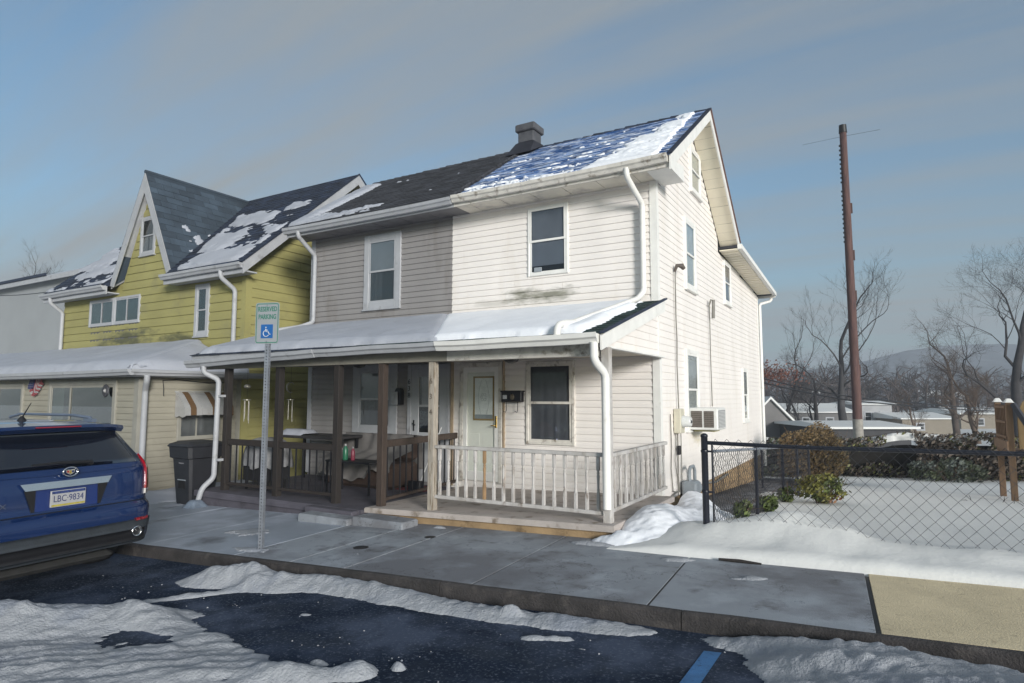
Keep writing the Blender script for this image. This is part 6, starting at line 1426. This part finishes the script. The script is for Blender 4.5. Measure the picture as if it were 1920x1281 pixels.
for px, py, r, lab, sd in ((1395, 985, .12, 'small green sprout of ground cover at the first fence foot', 3), (1440, 968, .15, 'green ground cover growing through the fence beside its second post', 4), (1475, 950, .14, 'leafy green clump at the far fence posts', 6)):
    g_ = ong(px, py); bush('ground_cover', lab, (g_.x, g_.y, ground_z(g_.x, g_.y) + .06), r, .13, 500, [leafmat('cover_green', ((.05, .09, .02), (.15, .18, .05)))], sd, (.02, .045), 5, .25)
gj = ong(1735, 880); bush('bush', 'grey green low bush with snow against the hedge', (gj.x, hy - 1.0, ground_z(gj.x, hy)), .9, .35, 2200, [leafmat('sage', ((.06, .075, .06), (.12, .14, .12))), leafmat('ivy_dark', ((.02, .03, .018), (.065, .08, .04)))], 15, (.03, .06))
# red leaved tree behind the house corner
rb = base_at(1436, 38); rt_ = tree('red_tree', 'low tree still holding rusty red leaves past the white house corner', rb, 3.6, .10, 97, .9, levels=3, first=.5, up=.05, group=None)
rng = random.Random(3); b = B(); cc = at(1440, 703, 38)
leaves(b, [cc + Vector((rng.gauss(0, .9), rng.gauss(0, .8), rng.gauss(0, .32))) for _ in range(1500)], .05, .1, rng); b.build('foliage', leafmat('rust_leaves', ((.13, .04, .03), (.2, .09, .06))), rt_, kind='stuff')

# ------------------------------------------------------------------ utility pole and cables
pb = base_at(1607, 27.0); ptop = at(1580, 240, 27.0)
up_ = thing('utility_pole', 'tall brown wooden utility pole with a pale band near its foot', 'pole', pb)
pole_m = M('creosote_pole', (.115, .062, .055), .85, .3, 2, .4, 30, stretch=(6, 6, .5), dirt=((.055, .035, .045), 2, .52, .7))
axp = [pb + (ptop - pb) * (k / 10) for k in range(11)]
B().tube([axp[0] - Vector((0, 0, .3))] + axp[1:], [.195 - .006 * k for k in range(11)], 12).build('pole', pole_m, up_)
q0, q1 = pb + (ptop - pb) * .03, pb + (ptop - pb) * .135; B().tube([q0, q1], [.207, .20], 12).build('pale_band', M('band_grey', (.30, .28, .25), .8, .25, 6), up_)
B().tube([pb + (ptop - pb) * .985 , ptop + Vector((0, 0, .12))], [.17, .15], 10).build('pole_cap', blackpl, up_)
b = B()
side_ = Vector((_r.x, _r.y, 0))
for k in range(22):
    t = .66 + .30 * k / 22
    if 11 < k < 13: continue
    c = pb + (ptop - pb) * t - side_ * (.155 - .0) ; b.box(-.05, .03, -.04, .04, -.035, .03, Matrix.Translation(c))
b.build('cable_steps', black_metal, up_, kind='stuff')
for t in (.28, .50, .62, .76): 
    c = pb + (ptop - pb) * t + side_ * .19; B().box(-.03, .05, -.05, .05, -.22, .22, Matrix.Translation(c)).build('bracket', pole_m, up_)
wire('overhead_cable', [at(1425, 708, 24), at(1600, 745, 27), at(1885, 768, 40)], .022, 'upper black cable strung from the white house past the utility pole', 'cable', None, .05)
wire('overhead_cable', [at(1425, 716, 24), at(1600, 752, 27), at(1885, 772, 40)], .028, 'lower black cable strung from the white house past the utility pole', 'cable', None, .05)
wire('overhead_cable', [at(1505, 272, 33), at(1580, 256, 27), at(1650, 243, 24)], .006, 'thin cable crossing the top of the utility pole', 'cable')

# ------------------------------------------------------------------ play tower at the edge of the yard
pt = ong(1904, 948); px_, py_ = pt.x, pt.y; pz_ = ground_z(px_, py_)
tower = thing('play_tower', 'wooden garden play tower with lattice panel and snow on its posts', 'play tower', (px_, py_, pz_))
tw_ = M('play_wood', (.17, .105, .062), .8, .2, 4, .3, 40, stretch=(6, 6, 1)); twd = M('play_wood_dark', (.085, .05, .032), .8, .2, 4)
tops = 1.74
def tpost(dx, dy, h): return B().bev(px_ + dx - .045, px_ + dx + .045, py_ + dy - .045, py_ + dy + .045, pz_ - .1, pz_ + h, .006).build('tower_post', tw_, tower)
for dx, dy in ((0, 0), (0, 1.15), (1.3, 0), (1.3, 1.15)): tpost(dx, dy, tops)
for dx, dy in ((0, 0), (0, 1.15), (1.3, 0)): lump('snow', px_ + dx - .075, px_ + dx + .075, py_ + dy - .075, py_ + dy + .075, pz_ + tops, pz_ + tops + .07, snow_yard, tower, 4, .015, .02, .05)['kind'] = 'stuff'
B().box(px_ - .075, px_ - .048, py_ - .1, py_ + 1.25, pz_ + .92, pz_ + 1.08).build('plank', tw_, tower)
B().box(px_ - .02, px_ + .0, py_ + .05, py_ + 1.1, pz_ + 1.08, pz_ + 1.70).build('panel', twd, tower)
for k in range(7): B().box(px_ - .04, px_ - .021, py_ + .08 + k * .15, py_ + .13 + k * .15, pz_ + 1.09, pz_ + 1.69).build('slat', tw_, tower)
for k in range(3): B().box(px_ - .058, px_ - .041, py_ + .04, py_ + 1.1, pz_ + 1.12 + k * .26, pz_ + 1.16 + k * .26).build('slat', tw_, tower)
for k in range(6): B().box(px_ - .04, px_ + 1.35, py_ + .06 + k * .17, py_ + .21 + k * .17, pz_ + .86, pz_ + .90).build('deck_plank', tw_, tower)
b = B(); b.tube([(px_ + .05, py_ - .08, pz_ + 1.72), (px_ + .75, py_ - .6, pz_ + .1)], .05, 4, square=True); b.build('brace', M('navy_beam', (.03, .035, .05), .7), tower)
b = B(); b.prism([(px_ + .50 + .40 * math.cos(a), py_ - .07, pz_ + 1.45 + .50 * math.sin(a)) for a in [k * math.pi / 10 for k in range(11)]] + [(px_ + .10, py_ - .07, pz_ + .95), (px_ + .90, py_ - .07, pz_ + .95)], (0, .04, 0)); b.build('arched_panel', M('ochre_panel', (.18, .12, .05), .6, .15, 4), tower)
rs_ = thing('twig_pile', 'bare dead twigs sticking out of the snow at the play tower foot', 'twigs', (px_ - .1, py_ - .6, pz_)); rng = random.Random(6); b = B()
for k in range(30):
    q = Vector((px_ - .1 + rng.gauss(0, .25), py_ - .6 + rng.gauss(0, .25), pz_ + .05)); d = Vector((rng.gauss(0, 1), rng.gauss(0, 1), abs(rng.gauss(0, .6)))).normalized(); b.tube([q, q + d * .15, q + d * .3 + Vector((0, 0, -.05))], [.006, .005, .002], 3, cap=False)
b.build('twigs', old_wood, rs_)

# ------------------------------------------------------------------ houses beyond the hedge
def small_house(name, label, px0, px1, pytop, pyeave, depth, wallm, roofm, wins=(), gable=False, deep=7., ridge_h=None):
    a, c = at(px0, 760, depth), at(px1, 760, depth); z0 = ground_z(a.x, a.y) - .5; ze = at(px0, pyeave, depth).z; zr = at(px0, pytop, depth).z
    d = Vector((c.x - a.x, c.y - a.y, 0)); L = d.length; d.normalize(); F = Fr((a.x, a.y, 0), d); root = thing(name, label, 'house', (a.x, a.y, z0), 'houses beyond the hedge')
    b = B(); F.box(b, 0, L, -deep, 0, z0, ze)
    if gable: b.prism([F.p(0, 0, ze), F.p(L, 0, ze), F.p(L / 2, 0, zr)], -F.N * deep)
    b.build('wall', wallm, root)
    if gable:
        for s0, s1 in ((-.25, L / 2), (L / 2, L + .25)):
            zz0 = ze - .12 if s0 < 0 else zr; zz1 = zr if s0 < 0 else ze - .12
            b = B(); b.prism([F.p(s0, .2, zz0), F.p(s1, .2, zz1), F.p(s1, .2, zz1 + .14), F.p(s0, .2, zz0 + .14)], -F.N * (deep + .4)); b.build('roof', roofm, root)
    else:
        b = B(); b.prism([F.p(-.3, .3, ze), F.p(-.3, -deep / 2, zr), F.p(-.3, -deep - .3, ze), F.p(-.3, -deep - .3, ze - .1), F.p(-.3, .3, ze - .1)], F.R * (L + .6)); b.build('roof', roofm, root)
    for u, w, v0, v1 in wins: window(root, F, u - w / 2, u + w / 2, ze - v1, ze - v0, dimmed_trim, .07, .05, .04)
    return root
grey_wall = M('grey_far_wall', (.16, .155, .155), .8, .12, 1); white_wall = M('white_far_wall', (.36, .365, .38), .8, .08, 1); tan_wall = M('tan_far_wall', (.24, .21, .17), .8, .1, 1)
small_house('garage', 'small grey gabled garage just past the white house corner', 1405, 1482, 748, 792, 36, grey_wall, snow_yard, gable=True, deep=6)
small_house('house', 'long low grey house with snow on its roof behind the bare trees', 1470, 1597, 757, 772, 58, grey_wall, snow_yard, [(2.0, .8, .5, 1.3), (4.2, .8, .5, 1.3)])
small_house('house', 'small white house with two dark windows right of the utility pole', 1612, 1672, 752, 757, 60, white_wall, snow_yard, [(.75, .75, .75, 1.7), (2.25, .75, .75, 1.7)], deep=5)
small_house('shed', 'tan low building half hidden by scrub behind the hedge', 1690, 1790, 775, 784, 56, tan_wall, snow_yard, [(1.6, .8, .4, 1.1)])
small_house('house', 'long white snowy low roof in front of the hedge trees', 1560, 1705, 793, 800, 30, M('dark_far_wall', (.05, .05, .055), .8), snow_yard, deep=6)
small_house('house', 'tan grey house at the right behind the twiggy trees', 1800, 1900, 765, 775, 64, tan_wall, snow_yard, [(2, .8, .5, 1.3)])
rng = random.Random(17)
far_labels = ['distant blue grey row house with snowy roof above the white house', 'distant pale house among trees below the hill', 'distant house with dark roof on the valley floor', 'distant white house left of the twiggy tree', 'distant low house in front of the snow field', 'distant tan house near the foot of the hill']
for k, (px, dp, w) in enumerate(((1690, 150, 9), (1720, 160, 9), (1655, 190, 8), (1755, 140, 8), (1560, 170, 9), (1490, 160, 9))):
    a = at(px, 742, dp); z0 = -2.6; r = thing('house', far_labels[k], 'house', (a.x, a.y, z0), 'far houses in the valley'); F = Fr((a.x, a.y, 0), (_r.x, _r.y, 0)); ze = 1.2 + rng.uniform(-.4, .6); zr = ze + 1.5
    b = B(); F.box(b, 0, w, -7, 0, z0 - 2, ze); b.build('wall', (white_wall, tan_wall, grey_wall)[k % 3], r)
    b = B(); b.prism([F.p(-.3, .3, ze), F.p(-.3, -3.5, zr), F.p(-.3, -7.3, ze)], F.R * (w + .6)); b.build('roof', snow_yard if k % 2 else M('blue_far_roof', (.09, .10, .13), .8), r)
    for q in range(3):
        b = B(); F.box(b, 1.0 + q * 2.6, 2.0 + q * 2.6, 0, .05, ze - 2.2, ze - .9); b.build('window', dark_room, r)

# ------------------------------------------------------------------ valley woods and hill
hill_m = M('wooded_snowy_hill', (.10, .11, .125), .95, .3, .03, dirt=[((.38, .40, .43), .02, .52, .85), ((.03, .032, .035), .09, .52, .7)], stretch=(1, 1, 2))
def ridge(name, depth, pxs, tops, mat, thick, seed, base=-4):
    vs = []; n = 160
    for i in range(n + 1):
        px = 900 + (2500 - 900) * i / n; top = np.interp(px, pxs, tops) + 3.0 * (fbm(px * .02, .5, seed) - .5)
        dcos = depth; p = at(px, top, dcos); q = at(px, 742, dcos - thick)
        for j in range(7):
            t = j / 6; m = Vector((q.x + (p.x - q.x) * t, q.y + (p.y - q.y) * t, base + (p.z - base) * t ** 1.3)); vs.append(m)
        vs.append(Vector((p.x + _f.x * 150, p.y + _f.y * 150, base)))
    w = 8; B().add(vs, [(i * w + j, (i + 1) * w + j, (i + 1) * w + j + 1, i * w + j + 1) for i in range(n) for j in range(w - 1)], True).build(name, mat, None, kind='structure')
ridge('hill', 620, [900, 1400, 1500, 1600, 1650, 1700, 1760, 1820, 1880, 1960, 2100, 2500], [712, 704, 696, 682, 670, 658, 650, 646, 645, 648, 658, 672], hill_m, 200, 5)
ridge('hill', 330, [900, 1400, 1500, 1640, 1700, 1800, 1900, 2500], [720, 716, 712, 702, 700, 712, 716, 716], hill_m, 120, 9)
# woods: many thin bare trees joined, one mass
def woods(name, depth0, depth1, n, h0, h1, seed, label, mat, px0=1380, px1=2150, zf=None):
    rng = random.Random(seed); b = B()
    for k in range(n):
        px = rng.uniform(px0, px1); dp = rng.uniform(depth0, depth1); p = at(px, 742, dp); z = zf(px, dp) if zf else -3.0; h = rng.uniform(h0, h1); c = Vector((p.x, p.y, z)); s = dp / 1167
        b.tube([c, c + Vector((rng.gauss(0, .3), rng.gauss(0, .3), h * .6)), c + Vector((rng.gauss(0, .5), rng.gauss(0, .5), h))], [.25, .15, .04], 3, cap=False)
        for j in range(16):
            q = c + Vector((0, 0, h * rng.uniform(.3, .9))); e = q + Vector((rng.gauss(0, h * .18), rng.gauss(0, h * .18), h * rng.uniform(.05, .25))); b.tube([q, e], [.12, .03], 3, cap=False)
            for i in range(2):
                q2 = q.lerp(e, rng.uniform(.3, .9)); b.tube([q2, q2 + Vector((rng.gauss(0, h * .08), rng.gauss(0, h * .08), h * rng.uniform(.02, .12)))], [.07, .03], 3, cap=False)
    tag(b.build(name, mat, None, kind='stuff'), label, 'woods')
wood_m = M('far_wood', (.075, .075, .085), .95, .25, .05)
woods('woods', 85, 150, 150, 5, 9, 1, 'bare brown grey woodland filling the valley floor', M('near_wood', (.085, .07, .068), .95, .3, .1))
woods('woods', 180, 300, 220, 6, 10, 2, 'dark bare woodland at the foot of the hill', wood_m)
woods('woods', 330, 345, 200, 6, 10, 3, 'row of bare trees along the near ridge line', wood_m, zf=lambda px, dp: at(px, np.interp(px, [900, 1400, 1500, 1640, 1700, 1800, 1900, 2500], [720, 716, 712, 702, 700, 712, 716, 716]), 330).z - 2)

# ------------------------------------------------------------------ hazy air over the valley
hz = B().box(-1000, 1000, -90, 1400, -9, 80).build('haze', None); hz['kind'] = 'stuff'
hm = bpy.data.materials.new('haze'); hm.use_nodes = True; t = hm.node_tree; t.nodes.clear(); oo = t.nodes.new('ShaderNodeOutputMaterial'); pv = t.nodes.new('ShaderNodeVolumePrincipled')
pv.inputs['Color'].default_value = (.80, .88, 1.0, 1); pv.inputs['Density'].default_value = .0014; pv.inputs['Anisotropy'].default_value = 0.0
t.links.new(pv.outputs[0], oo.inputs['Volume']); hz.data.materials.append(hm); hz.visible_shadow = True

# ------------------------------------------------------------------ past 300 boards on one house, the smallest in view are joined
def join_small(H, name='siding_board', limit=300):
    ch = [o for o in H.children if o.name.split('.')[0] == name]
    if len(ch) <= limit: return
    def key(o):
        m = o.matrix_basis; c = m @ Vector((.5, 0, .5)); ax = m.to_3x3() @ Vector((1, 0, 0)); d = c - C0
        return -(ax - d * (ax.dot(d) / d.length_squared)).length / d.length
    ch.sort(key=key); rest = ch[limit:]; by = {}
    for o in rest: by.setdefault(o.data.materials[0].name, []).append(o)
    for mn, os_ in by.items():
        b = B()
        for o in os_: b.add([o.matrix_basis @ v.co for v in o.data.vertices], [tuple(p.vertices) for p in o.data.polygons])
        b.build(name, bpy.data.materials[mn], H, kind='stuff')
        for o in os_: bpy.data.objects.remove(o)
for H in (HR, HL, HY): join_small(H)
